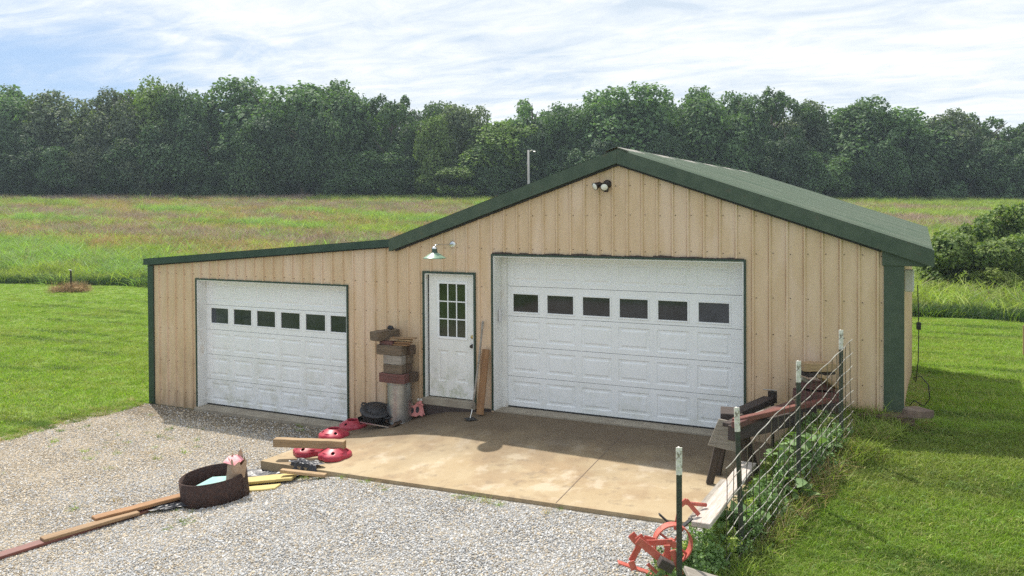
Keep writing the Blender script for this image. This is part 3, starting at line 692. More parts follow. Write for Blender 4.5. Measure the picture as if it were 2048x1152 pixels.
def floodlight():
    t = empty('floodlight', (-.185, -.022, 3.62), label='twin head motion floodlight below the gable peak', cat='floodlight')
    o = MB().lathe([(0, .04), (.045, .04), (.062, .025), (.065, 0)], 24).build('base', M['blacksteel'], t, smooth=True); o.rotation_euler = (R(90), 0, 0)
    for tx, ty, tz, dx in ((-.115, -.13, -.02, -.5), (.01, -.15, -.03, .18)):
        MB().tube([(0, -.04, 0), (tx*.5, ty*.5, .01), (tx*.8, ty*.7, tz*.3)], .012, 8).build('arm', M['blacksteel'], t, smooth=True)
        h = MB().lathe([(0, .07), (.03, .068), (.04, .045), (.046, 0), (.058, -.035), (.06, -.05), (.052, -.05)], 24).build('lamp_head', M['blacksteel'], t, smooth=True)
        l = MB().lathe([(.053, -.046), (.04, -.058), (0, -.064)], 24).build('lens', M['lens'], h, smooth=True)
        h.location = (tx, ty, tz); h.rotation_euler = Vector((-dx, .75, .35)).to_track_quat('Z', 'Y').to_euler()
    MB().box(-.03, .03, -.10, -.02, -.12, -.06).build('sensor', M['blacksteel'], t, bevel=.01)
floodlight()
t = empty('meter_box', (XR+.02, .6, 2.1), label='pale grey electrical box under the eave of the right wall', cat='electrical box')
MB().box(0, .11, 0, .16, .0, .30).build('box', M['greyplastic'], t, bevel=.01)
MB().box(.11, .118, .02, .14, .03, .27).build('cover', M['greyplastic'], t, bevel=.004)
cb = MB().tube([(4.02, .62, 2.2), (4.03, .6, 1.9), (4.035, .55, 1.6), (4.03, .5, 1.2), (4.0, .5, .9), (3.97, .5, 1.0-.05), (4.06, .42, 1.0), (4.15, .38, .9), (4.17, .38, .72), (4.1, .42, .60), (3.98, .45, .66), (3.93, .5, .58)], .0065, 6)
c = cb.build('hanging_cable', M['cable'], smooth=True); tag(c, 'thin black cable hanging down the right wall into a loop', 'cable')
MB().box(-.03, .03, -.02, .03, -.05, .05).build('plug', M['cable'], c, loc=(4.035, .55, 1.65), bevel=.008)

# ------------------------------------------------------------------ timber helper
def beam(name, A, B, w, hh, mt, label, cat, group=None, roll=0, parent=None, bev=.006, taper=None):
    """board centred on segment A-B; w across, hh thick"""
    A = Vector(A); B = Vector(B); X = (B-A).normalized(); Y = Vector((0, 0, 1)).cross(X)
    Y = Y.normalized() if Y.length > 1e-3 else Vector((0, 1, 0)); Z = X.cross(Y)
    q = Matrix((X, Y, Z)).transposed().to_quaternion() @ Quaternion((1, 0, 0), roll); l = (B-A).length
    mb = MB(); n = 6; o = 0
    for i in range(n+1):
        x = -l/2+l*i/n; jw = rnd.uniform(-.02, .02)*w; jz = rnd.uniform(-.03, .03)*hh
        mb.v += [(x, -w/2+jw, -hh/2+jz), (x, w/2+jw, -hh/2+jz), (x, w/2+jw, hh/2+jz), (x, -w/2+jw, hh/2+jz)]
    for i in range(n):
        for k in range(4): mb.f.append((4*i+k, 4*i+(k+1) % 4, 4*i+4+(k+1) % 4, 4*i+4+k)[::-1])
    mb.f += [(0, 1, 2, 3), (4*n+3, 4*n+2, 4*n+1, 4*n)]
    ob = mb.build(name, mt, parent, bevel=bev); ob.location = (A+B)/2; ob.rotation_mode = 'QUATERNION'; ob.rotation_quaternion = q
    if label: tag(ob, label, cat, group)
    return ob

# ------------------------------------------------------------------ can, stack of timbers, pot, tray
CX, CY, CZ = -3.79, -.245, slab(-3.8, -.27)+.002
def can():
    t = empty('metal_can', (CX, CY, CZ), label='tall galvanised metal can carrying a stack of timbers', cat='metal can')
    MB().lathe([(0, .0), (.205, .0), (.208, .01), (.206, .03), (.204, .66), (.208, .68), (.208, .70), (.20, .705), (0, .705)], 48).build('body', M['galv'], t, smooth=False)
    for z in (.03, .665):
        MB().lathe([(.206, z-.008), (.212, z), (.206, z+.008)], 48).build('rolled_rim', M['galv'], t, smooth=True)
can()
Z0 = CZ+.707
SG = 'timbers stacked on the metal can'
def blk(x0, x1, y0, y1, z0, z1, mt, lbl, rot=0):
    c = Vector(((x0+x1)/2, (y0+y1)/2, (z0+z1)/2)); d = Vector((math.cos(rot), math.sin(rot), 0))*(x1-x0)/2
    return beam('timber_block', c-d, c+d, y1-y0, z1-z0, mt, lbl, 'timber block', SG, bev=.005)
blk(-4.03, -3.53, -.50, -.35, Z0, Z0+.15, M['w_red'], 'dark red stained timber, front piece lying directly on the can')
blk(-3.98, -3.49, -.345, -.12, Z0, Z0+.147, M['w_brown'], 'brown timber lying directly on the can, behind the red one')
blk(-3.96, -3.60, -.47, -.33, Z0+.151, Z0+.30, M['w_grey'], 'cracked greenish grey timber directly on the red stained one')
blk(-3.94, -3.58, -.325, -.18, Z0+.151, Z0+.30, M['w_brown'], 'weathered timber behind the cracked one, second layer of the stack')
blk(-3.97, -3.61, -.46, -.32, Z0+.302, Z0+.45, M['w_silver'], 'silver grey timber with pale face, third layer of the stack')
blk(-3.93, -3.56, -.315, -.17, Z0+.302, Z0+.45, M['w_grey'], 'grey timber behind the silver one, third layer of the stack')
blk(-4.10, -3.60, -.47, -.31, Z0+.452, Z0+.61, M['w_grey'], 'long grey timber with a dark knot, overhanging left of the stack')
blk(-3.86, -3.52, -.305, -.15, Z0+.452, Z0+.60, M['w_brown'], 'brown timber behind the long knotted one, fourth layer of the stack')
blk(-4.06, -3.80, -.44, -.30, Z0+.612, Z0+.67, M['w_red'], 'small reddish wood scrap under the big top beam')
b_ = beam('timber_beam', (-4.12, -.52, Z0+.75), (-3.98, -.06, Z0+.765), .20, .15, M['w_grey'], 'thick short beam with cracked end, topmost at the left of the stack', 'timber beam', SG)
mb = MB(); pts = [(-.06, -.03, 0), (.06, -.035, 0), (.07, .03, 0), (-.05, .04, 0), (-.045, -.02, .05), (.04, -.03, .06), (.055, .02, .045), (-.03, .03, .065)]
mb.add(pts, [(3, 2, 1, 0), (4, 5, 6, 7), (0, 1, 5, 4), (1, 2, 6, 5), (2, 3, 7, 6), (3, 0, 4, 7)]); o = mb.build('iron_chunk', M['iron'], loc=(-4.0, -.2, Z0+.845), bevel=.012); tag(o, 'small black iron lump on the topmost beam of the stack', 'iron lump')
def strip(x0, x1, y, z, w, mt, lbl, r=0, th=.022):
    c = Vector(((x0+x1)/2, y, z)); d = Vector((math.cos(r), math.sin(r), .03))*(x1-x0)/2
    beam('wood_strip', c-d, c+d, w, th, mt, lbl, 'wood strip', 'thin wood strips on the timber stack', bev=.002)
strip(-3.80, -3.52, -.38, Z0+.625, .10, M['w_orange'], 'lowest orange wood strip at the right of the stack')
strip(-3.78, -3.49, -.36, Z0+.66, .09, M['w_orange'], 'second orange wood strip from the bottom, right of stack', .1)
strip(-3.74, -3.49, -.33, Z0+.70, .09, M['w_tan'], 'pale short wood strip under the longest one', -.1)
strip(-3.86, -3.40, -.36, Z0+.735, .10, M['w_treated'], 'longest wood strip, topmost and sticking out right of the stack', .12)
# pot on tray
TX, TY = -4.07, -.36; TZ = -.305
def tray():
    t = empty('metal_tray', (TX, TY, TZ), (R(0), R(2.5), R(0)), label='bent black sheet steel tray on the apron under the iron pot', cat='metal tray')
    mb = MB(); prof = [(-.33, .07), (-.30, .01), (-.27, 0), (.30, 0), (.34, .02), (.40, .09)]
    for s in (0, 1): pass
    for i in range(len(prof)-1):
        a, c = prof[i], prof[i+1]
        mb.prism([(a[0], a[1]-.004), (c[0], c[1]-.004), (c[0], c[1]+.004), (a[0], a[1]+.004)], -.24, -.02)
    mb.build('sheet', M['blacksteel'], t)
    MB().box(-.27, .31, -.245, -.237, -.006, .012).build('edge_strip', M['chrome'], t)
    mb = MB(); mb.prism([(.31, -.03), (.44, .06), (.432, .10), (.30, .02)], -.25, -.07); mb.build('rusty_flange', M['w_brown'], t)
tray()
def pot():
    t = empty('iron_pot', (TX-.115, TY-.03, TZ+.02), (R(15), R(8), R(20)), label='lidded black cast iron pot beside the galvanised can', cat='cooking pot'); t.scale = (1.0, 1.0, 1.0)
    MB().lathe([(0, .012), (.16, .012), (.20, .035), (.235, .09), (.245, .155), (.255, .16), (.255, .172), (.0, .172)], 48).build('body', M['iron'], t, smooth=True)
    MB().lathe([(.262, .172), (.268, .182), (.262, .196), (.235, .205), (.20, .222), (.195, .215), (.15, .222), (.145, .23), (.05, .238), (0, .24)], 48).build('lid', M['iron'], t, smooth=True)
    mb = MB()
    for k in range(10):
        a = k*math.pi/5; mb.box(.06, .17, -.006, .006, .224, .235, Matrix.Rotation(a, 4, 'Z'))
    mb.build('lid_emblem', M['iron'], t, bevel=.003)
    for s in (1, -1):
        a = R(150) if s > 0 else R(-30)
        c = Vector((math.cos(a), math.sin(a), 0)); n = Vector((-c.y, c.x, 0))
        MB().tube([c*.24+n*.05+Vector((0, 0, .14)), c*.30+n*.045+Vector((0, 0, .17)), c*.33+Vector((0, 0, .18)), c*.30-n*.045+Vector((0, 0, .17)), c*.24-n*.05+Vector((0, 0, .14))], .016, 8).build('handle', M['iron'], t, smooth=True)
pot()
# pink iron bracket leaning on the wall beside the door
def bracket():
    z = slab(-3.5, -.1)
    t = empty('iron_bracket', (-3.52, -.17, z), (R(-14), 0, R(8)), label='faded pink cast iron bracket leaning by the entry door', cat='iron bracket')
    def plate(poly, holes):
        bm = bmesh.new(); N_ = 40
    outer = [(-.13, 0), (-.05, .03), (0, .02), (.06, .055), (.12, .03), (.13, .10), (.09, .24), (.07, .30), (.0, .26), (-.06, .20), (-.13, .22)]
    MB().prism(outer, -.012, .012).build('plate', M['pinkiron'], t, bevel=.004)
    for (cx, cz, rr) in ((-.07, .12, .035), (.02, .14, .042)):
        MB().prism([(cx+rr*math.cos(a)*(.8), cz+rr*1.3*math.sin(a)) for a in np.linspace(0, 2*math.pi, 11)[:-1]], -.0145, -.0125).build('hole', M['iron'], t)
    MB().tube([(.0, -.02, .25), (.13, -.04, .22)], .012, 6).build('rod', M['pinkiron'], t)
    MB().tube([(.10, -.01, .2), (.155, -.02, .06)], .01, 6).build('rod', M['pinkiron'], t)
    for x in (-.1, .01, .05, .075): MB().lathe([(0, .04), (.012, .035), (.014, 0)], 8).build('bolt', M['tip'], t, loc=(x, 0, .29 if x > 0 else .21))
bracket()
# hoe and board leaning on the wall
def hoe():
    t = empty('garden_hoe', (-2.33, -.40, slab(-2.33, -.4)), label='long handled garden hoe leaning on the wall right of the entry door', cat='garden hoe')
    a = Vector((-.03, .08, .16)); b = Vector((.02, .355, 1.52))
    pts = [a+(b-a)*s+Vector((.012*math.sin(s*3), 0, 0)) for s in np.linspace(0, 1, 8)]
    MB().tube(pts, [.017]*7+[.02], 10).build('handle', M['w_silver'], t, smooth=True)
    MB().tube([a+Vector((0, .005, .02)), a+Vector((0, -.02, -.05)), (-.02, 0, .05), (-.01, -.03, .03)], .008, 8).build('neck', M['chrome'], t, smooth=True)
    MB().add([(-.13, -.04, .012), (.0, -.10, .006), (.12, -.02, .012), (.0, .045, .03), (-.13, -.04, .018), (.0, -.10, .012), (.12, -.02, .018), (.0, .045, .036)],
             [(3, 2, 1, 0), (4, 5, 6, 7), (0, 1, 5, 4), (1, 2, 6, 5), (2, 3, 7, 6), (3, 0, 4, 7)]).build('blade', M['iron'], t)
hoe()
beam('leaning_board', (-2.27, -.24, slab(-2.2, -.2)+.015), (-2.245, -.06, .99), .125, .04, M['w_orange'], 'orange brown board leaning on the wall beside the big garage door', 'board', roll=0)

# ------------------------------------------------------------------ red domes
def dome_mesh(seed):
    rr = random.Random(seed); n = 120; Rr = .285
    def rad(a, r, z):
        s = sum(math.exp(-((a-q+math.pi) % (2*math.pi)-math.pi)**2/.045) for q in (0.4, 1.97, 3.54, 5.11))
        return r*(1-.10*s*max(0, (r-.14)/.145)) if z < .13 else r
    prof = [(.27, 0), (.285, .005), (.287, .02), (.287, .075), (.283, .088)]+[(.283-(.283-.13)*k/14, .088+.105*(k/14)**.85) for k in range(1, 15)]+[(.125, .197), (.112, .197), (.108, .185), (.108, .12)]
    mb = MB().lathe(prof, n, fr=rad)
    keep = []
    for f in mb.f:
        c = [sum(mb.v[i][k] for i in f)/4 for k in range(3)]; a = math.atan2(c[1], c[0]); r = math.hypot(c[0], c[1]); bad = False
        if .15 < r < .28 and c[2] > .09:
            for q in (1.18, 2.75, 4.32, 5.9):
                d = (a-q+math.pi) % (2*math.pi)-math.pi
                if (d*r)**2+((r-.215)*1.15)**2 < .031**2: bad = True
        if not bad: keep.append(f)
    mb.f = keep
    return mb
def domes():
    me = None
    for (px, py, rz_, lbl) in ((708, 851, .3, 'red plastic dome with holes nearest the galvanised can'), (668, 875, 1.2, 'red plastic dome behind the timber beam, by the small garage door'),
                               (619, 907, 2.1, 'red plastic dome under the left part of the beam'), (670, 915, .9, 'red plastic dome under the right end of the beam')):
        f = slab if px > 600 else hgt
        p = on(px, py, slab)
        if px == 708: p = on(706, 857, slab)
        if me is None:
            t = empty('plastic_dome', p, (0, 0, rz_), label=lbl, cat='plastic dome', group='red plastic domes')
            a = dome_mesh(1).build('shell', M['redplastic'], t, smooth=True); md = a.modifiers.new('thickness', 'SOLIDIFY'); md.thickness = .006; md.offset = -1
            me = a; t0 = t
            b = MB().lathe([(.0, .03), (.255, .03)], 32).build('underside', M['seal'], t)
            und = b
        else:
            t = empty('plastic_dome', p, (0, 0, rz_), label=lbl, cat='plastic dome', group='red plastic domes')
            for s in (me, und):
                c = s.copy(); COL.objects.link(c); c.parent = t
        t.scale = (.86, .86, .78)
domes()
pa = on(547, 893, slab); A = Vector((-4.62, -2.07, slab(-4.2, -2.0)+.30)); 
def dpt(px, py, d): return atw(px, py, d)
A = atz(549, 884, -.205); B = atz(690, 889, -.205)
beam('timber_beam', A, B, .12, .12, M['w_tan'], 'square tan timber beam resting across two red domes', 'timber beam')
# ------------------------------------------------------------------ sheeting and boards left of the apron
def crumple(name, px0, dz, seed, label, sizes, cat='plastic sheeting'):
    p = px0; rr = np.random.default_rng(seed); n = 16; mb = MB(); vs = []
    ax, ay, rot = sizes
    for j in range(n):
        for i in range(n):
            u = i/(n-1)-.5; v = j/(n-1)-.5; k = 1+.18*math.sin(7*math.atan2(v, u)+seed)
            x = u*ax*k; y = v*ay*k; X = p[0]+x*math.cos(rot)-y*math.sin(rot); Y = p[1]+x*math.sin(rot)+y*math.cos(rot)
            e = 1-max(abs(u), abs(v))*2
            vs.append((X, Y, max(hgt(X, Y)+.016, slab(X, Y)+.004 if name == 'plastic_scrap' and X > -4.6 and Y > SLABF(X) else -9)+.034+(dz*rr.random()*(.3+.7*e))))
    mb.add(vs, [(j*n+i, j*n+i+1, (j+1)*n+i+1, (j+1)*n+i) for j in range(n-1) for i in range(n-1)])
    o = mb.build(name, M['plastic'], smooth=False); tag(o, label, cat); return o
crumple('plastic_sheet', on(540, 958), .06, 3, 'black plastic sheeting spread on the gravel beside the apron corner', (1.1, .75, .5))
q = on(612, 932, slab); crumple('plastic_scrap', (q.x, q.y-.03, q.z), .05, 5, 'crumpled black plastic scraps at the apron edge', (.55, .28, -.1))
crumple('plastic_scrap', on(345, 1020), .04, 8, 'crumpled dark plastic scrap left of the rusty fire ring', (.5, .2, .9))
def gbeam(name, p, q, w, hh, mt, lbl, lift=0, cat='board', group=None, **k):
    a = on(*p); b = on(*q); a.z = hgt(a.x, a.y)+hh/2+.014+lift; b.z = hgt(b.x, b.y)+hh/2+.014+lift
    return beam(name, a, b, w, hh, mt, lbl, cat, group, **k)
beam('board', atz(562, 941, -.40), atz(652, 951, -.43), .085, .045, M['w_tan'], 'short narrow tan board on the black sheeting by the apron', 'board')
gbeam('board', (488, 974), (590, 964), .25, .04, M['w_yellow'], 'longer yellow painted board beside the fire ring', .045, group='yellow boards by the fire ring')
gbeam('board', (484, 985), (556, 978), .2, .03, M['w_yellow'], 'shorter yellow painted board, partly under the longer one', .0, group='yellow boards by the fire ring')
# steel rail and two planks
def rail():
    pts = [on(-160, 1168), on(372, 1001)]
    a, b = pts; a.z = hgt(a.x, a.y)+.035; b.z = hgt(b.x, b.y)+.035
    o = beam('steel_rail', a, b, .15, .035, M['redrail'], 'long dull red steel rail under the two planks on the gravel', 'steel rail', bev=.004)
    return o
rail()
def off(px, py, z): p = on(px, py); p.z += z; return p
beam('plank', off(84, 1092, .075), off(275, 1036, .075), .14, .04, M['w_treated'], 'lower left plank lying on the red steel rail', 'plank', 'planks on the steel rail')
beam('plank', off(187, 1054, .10), off(385, 1001, .10), .14, .045, M['w_orange'], 'upper plank on the red rail running to the fire ring', 'plank', 'planks on the steel rail')
# fire ring
def ring():
    p = on(432, 1000); p.z = -.655; rt_ = (R(2.5), R(-5), .3)
    t = empty('fire_ring', p, rt_, label='rusty dark steel fire ring holding rubbish on the gravel', cat='fire ring')
    n = 64; pr_ = [(.432, 0), (.438, 0), (.434, .18), (.437, .365), (.428, .367), (.424, .18), (.43, 0)]
    fr = lambda a, r, z: r*(1+.012*math.sin(3*a+1)+.008*math.sin(7*a))
    MB().lathe(pr_, n, fr=fr).build('ring_wall', M['rust'], t, smooth=True)
    MB().lathe([(.0, .06), (.2, .07), (.42, .03)], 32).build('ash_bed', M['inside'], t)
    a = R(0); MB().box(.405, .445, -.04, .04, .02, .30, Matrix.Rotation(a, 4, 'Z')).build('seam_plate', M['rust'], t, bevel=.004)
    return p
rp = ring()
def teal():
    mb = MB(); mb.add([(-.3, -.14, 0), (.22, -.16, .02), (.32, .12, .10), (-.12, .16, .06), (-.3, -.14, .012), (.22, -.16, .032), (.32, .12, .112), (-.12, .16, .072)],
                      [(3, 2, 1, 0), (4, 5, 6, 7), (0, 1, 5, 4), (1, 2, 6, 5), (2, 3, 7, 6), (3, 0, 4, 7)])
    o = mb.build('teal_board', M['teal'], loc=rp+Vector((.02, .0, .20)), bevel=.003); o.rotation_euler = (0, 0, R(25)); tag(o, 'faded teal board lying inside the fire ring', 'board')
teal()
def bag():
    t = empty('paper_sack', rp+Vector((.23, .10, .16)), (R(10), R(12), R(20)), label='torn brown paper sack standing in the fire ring', cat='paper sack')
    n = 24; rr = random.Random(4); tops = [.42+.05*math.sin(2*k)+.03*rr.random() for k in range(n)]
    mb = MB(); vs = []
    for lv in range(6):
        for k in range(n):
            a = 2*math.pi*k/n; r = .115*(1+.10*math.cos(4*a))+.006*rr.random(); vs.append((r*math.cos(a), r*math.sin(a)*.8, tops[k]*lv/5))
    mb.add(vs, [(l*n+k, l*n+(k+1) % n, (l+1)*n+(k+1) % n, (l+1)*n+k) for l in range(5) for k in range(n)]); mb.build('sack', M['bag'], t, smooth=True)
    MB().add([(-.05, .05, .4), (.05, .06, .4), (.03, .07, .5), (-.01, .07, .58), (-.03, .06, .5)], [(0, 1, 2, 3, 4)]).build('torn_flap', M['bag'], t)
    o = MB().add([(-.16, -.09, .40), (.02, -.10, .40), (.08, -.0, .46), (-.02, .08, .47), (-.15, .04, .43), (-.18, -.04, .37)], [(0, 1, 2), (0, 2, 3), (0, 3, 4), (0, 4, 5)]).build('pink_wrapping', M['pinkpaper'], t)
bag()

# ------------------------------------------------------------------ sawhorse with beams, post, wood pile
def sawhorse():
    # near trestle of the pair, under the reddish beams
    z = slab(1.75, -1.75)
    t = empty('sawhorse', (1.92, -1.55, z), (0, 0, R(12)), label='grey wooden sawhorse beside the big garage door and the fence', cat='sawhorse')
    def leg(a, b, w=.09, th=.045, mt=M['w_gate']):
        beam('leg', a, b, w, th, mt, None, None, parent=t, roll=R(90))
    top = .82
    leg((-.22, -.17, 0), (-.04, -.15, top-.02)); leg((-.13, .16, 0), (-.0, .10, top-.02))
    leg((.26, -.17, 0), (.08, -.15, top-.02)); leg((.36, .2, 0), (.14, .12, top-.02))
    MB().prism([(-.24, top-.33), (.14, top-.40), (.10, top-.03), (-.11, top+.0)], -.235, -.215).build('end_gusset', M['w_silver'], t, bevel=.003)
    MB().box(-.09, .10, -.16, .22, top-.02, top+.05).build('top_rail', M['w_dark'], t, bevel=.006)
sawhorse()
beam('timber_beam', dpt(1452, 838, 10.4), dpt(1538, 800, 11.4), .16, .09, M['w_dark'], 'dark timber lying on the sawhorse, leftmost, slanting to the wall', 'timber beam')
beam('wood_strip', dpt(1480, 842, 9.6), dpt(1552, 814, 10.9), .07, .03, M['w_silver'], 'thin silvery strip above the red beams on the sawhorse', 'wood strip')
beam('steel_channel', dpt(1470, 842, 9.5), dpt(1655, 800, 10.9), .08, .06, M['redrail'], 'reddish steel channel running from sawhorse to the wood pile', 'steel channel')
beam('timber_beam', dpt(1462, 866, 9.5), dpt(1600, 833, 10.6), .09, .17, M['w_dark'], 'dark timber lying along under the reddish channel', 'timber beam')
beam('timber_beam', dpt(1470, 850, 9.4), dpt(1590, 806, 11.0), .09, .07, M['w_red'], 'dark red timber lying on the sawhorse between strip and channel', 'timber beam')
mb = MB()
o = beam('timber_block', dpt(1452, 850, 9.7), dpt(1472, 842, 9.9), .10, .05, M['w_dark'], 'short dark timber end piled on top of the sawhorse', 'timber block')
# far support for the beams
t = empty('wood_crib', (2.72, -.75, .25), label='crib of dark broken timbers heaped behind the second fence post', cat='wood pile')
for k, (a, c, w, hh, mt) in enumerate((
        (dpt(1606, 815, 11.0), dpt(1672, 812, 11.2), .30, .12, 'w_dark'), (dpt(1600, 790, 11.1), dpt(1668, 792, 11.3), .3, .14, 'w_red'),
        (dpt(1606, 768, 11.1), dpt(1655, 771, 11.3), .28, .10, 'w_red'), (dpt(1640, 752, 10.9), dpt(1672, 775, 11.2), .09, .05, 'w_tan'),
        (dpt(1600, 756, 11.0), dpt(1640, 775, 11.2), .08, .05, 'w_silver'), (dpt(1608, 748, 11.0), dpt(1662, 742, 11.1), .2, .06, 'w_dark'))):
    b = beam('timber', a, c, w, hh, M[mt], None, None); b.parent = t; b.matrix_parent_inverse = Matrix.Translation(t.location).inverted()
beam('timber_block', dpt(1603, 733, 10.95), dpt(1668, 733, 11.0), .16, .11, M['w_tan'], 'yellowish timber block on top of the wood pile behind the fence', 'timber block')
beam('timber_post', dpt(1706, 830, 11.4), dpt(1706, 762, 11.4), .20, .20, M['w_tan'], 'short square timber post standing by the wall right of the fence', 'timber post')
o = beam('sleeper', (3.30, -.13, .50), (3.99, -.14, .53), .26, .13, M['w_brown'], 'weathered sleeper at the foot of the right corner trim', 'timber sleeper', bev=.008)
beam('concrete_block', (3.82, -.02, .545), (4.12, .28, .50), .28, .20, M['conc2'], 'stained concrete block at the building corner', 'concrete block', bev=.01)
def signpost():
    p = dpt(1551, 815, 11.6); t = empty('iron_stake', (p.x, -.25, .05), label='black iron stake with small flat head by the wall', cat='iron stake')
    MB().box(-.018, .018, -.018, .018, -.1, .72).build('shaft', M['blacksteel'], t)
    MB().box(-.06, .06, -.03, -.02, .56, .72).build('head_plate', M['blacksteel'], t)
    MB().tube([(-.12, -.035, .735), (.06, -.035, .735)], .007, 6).build('pin', M['galv'], t)
    MB().tube([(-.12, -.035, .60), (.02, -.035, .60)], .006, 6).build('pin', M['galv'], t)
signpost()
# whitewashed boards at the apron edge
beam('board', dpt(1401, 1050, 7.55)+Vector((0, 0, .0)), dpt(1497, 928, 9.6), .17, .05, M['w_white'], 'long whitewashed board at the right edge of the apron', 'board')
beam('board', dpt(1386, 1040, 7.75), dpt(1450, 962, 9.0), .10, .035, M['w_silver'], 'narrow grey board beside the long whitewashed one', 'board')
beam('board', dpt(1372, 1146, 6.8), dpt(1455, 1172, 6.8), .20, .04, M['w_silver'], 'weathered grey board in the weeds behind the nearest post', 'board')
beam('timber_block', dpt(1318, 1122, 7.1), dpt(1345, 1136, 7.1), .09, .08, M['w_dark'], 'small dark timber block by the foot of the nearest post', 'timber block')

# ------------------------------------------------------------------ red cultivator (plough)
def plough():
    D = 7.35; t = empty('iron_cultivator', on(1300, 1120), label='old red painted walk behind cultivator lying at the gravel edge', cat='cultivator'); inv = Matrix.Translation(t.location).inverted()
    def P(o): o.parent = t; o.matrix_parent_inverse = inv; return o
    def fb(p, q, w, th, name='frame_bar', mt='redpaint', dp=D, dq=None, roll=0): return P(beam(name, dpt(*p, dp), dpt(*q, dq or dp), w, th, M[mt], None, None, bev=.003, roll=roll))
    fb((1236, 1124), (1300, 1146), .075, .012, roll=0)
    fb((1300, 1146), (1345, 1158), .075, .012)
    fb((1262, 1068), (1282, 1092), .012, .07); fb((1276, 1072), (1298, 1100), .012, .07, dp=7.25)
    fb((1280, 1090), (1262, 1122), .012, .055); fb((1262, 1122), (1268, 1140), .012, .055, dp=7.3)
    fb((1275, 1080), (1338, 1130), .014, .065, dp=7.2); fb((1286, 1086), (1345, 1084), .014, .05, dp=7.3)
    fb((1338, 1130), (1334, 1090), .014, .055, dp=7.25); fb((1288, 1075), (1310, 1080), .012, .04)
    # wheel: rim + spokes
    c = dpt(1345, 1086, 7.5); rim = MB(); rr = .175; X = (_r*.9+_f*.1).normalized(); Y = Vector((0, 0, 1)); Nn = X.cross(Y)
    n = 40; vs = []
    for k in range(n):
        a = 2*math.pi*k/n; d = X*math.cos(a)+Y*math.sin(a)
        for ro, no in ((rr, -.045), (rr, .045), (rr-.012, .045), (rr-.012, -.045)): vs.append(c+d*ro+Nn*no)
    rim.add(vs, [(4*k+j, 4*((k+1) % n)+j, 4*((k+1) % n)+(j+1) % 4, 4*k+(j+1) % 4) for k in range(n) for j in range(4)]); P(rim.build('wheel_rim', M['redpaint'], smooth=False))
    for k in range(4):
        a = math.pi*k/2+.9; d = X*math.cos(a)+Y*math.sin(a); P(MB().tube([c, c+d*(rr-.01)], .012, 6).build('wheel_spoke', M['redpaint']))
    P(MB().tube([c-Nn*.05, c+Nn*.05], .03, 12).build('wheel_hub', M['redpaint']))
    # tines and handle beyond the post
    fb((1318, 1028), (1345, 1052), .05, .014, 'tine', 'iron', 7.7); fb((1362, 1056), (1385, 1036), .06, .014, 'tine', 'iron', 7.75)
    fb((1352, 1060), (1360, 1012), .014, .045, dp=7.7); fb((1356, 1014), (1374, 1000), .02, .045, dp=7.7)
    fb((1372, 1000), (1398, 1030), .016, .04, dp=7.7)
    P(MB().tube([dpt(1372, 1006, 7.85), dpt(1412, 1010, 7.95)], .018, 10).build('handle_pipe', M['redpaint'], smooth=True))
    fb((1295, 1128), (1330, 1160), .012, .03, dp=7.2); fb((1345, 1100), (1362, 1150), .012, .05, dp=7.1)
plough()

# ------------------------------------------------------------------ fence
FP = []
def tpost(px, py, z, zg, lbl, lean=(0, 0)):
    p = atz(px, py, z); t = empty('fence_post', (p.x, p.y, zg), (lean[0], lean[1], R(25)), label=lbl, cat='fence post', group='steel T posts along the fence'); H = z-zg; s = .3
    def T(z0, z1, g=0):
        mb = MB(); mb.box(-.024-g, .024+g, -.006-g, .002+g, z0, z1); mb.box(-.005-g, .005+g, .002, .034+g, z0, z1); return mb
    T(-.25, H-.23).build('shaft', M['post'], t); T(H-.23, H, .0015).build('painted_tip', M['tip'], t)
    for lo_, hi_, mt in ((H-.27, H, 'tip'), (-.1, H-.27, 'post')):
        mb = MB(); z = hi_-.04
        while z > lo_: mb.box(-.008, .008, -.015, -.007, z-.010, z+.010); z -= .06
        o = mb.build('studs', M[mt], t); o['kind'] = 'stuff'
    return p
p1 = tpost(1682, 660, 1.8, .32, 'farthest T post, standing just before the building wall')
p2 = tpost(1597, 722, 1.6, .12, 'T post with white tip in front of the wood pile')
p3 = tpost(1484, 815, 1.35, -.12, 'T post with wide white tip between sawhorse and whitewashed board', (0, R(-2)))
p4 = tpost(1358, 895, 1.25, -.22, 'nearest T post with chipped white tip beside the red cultivator')
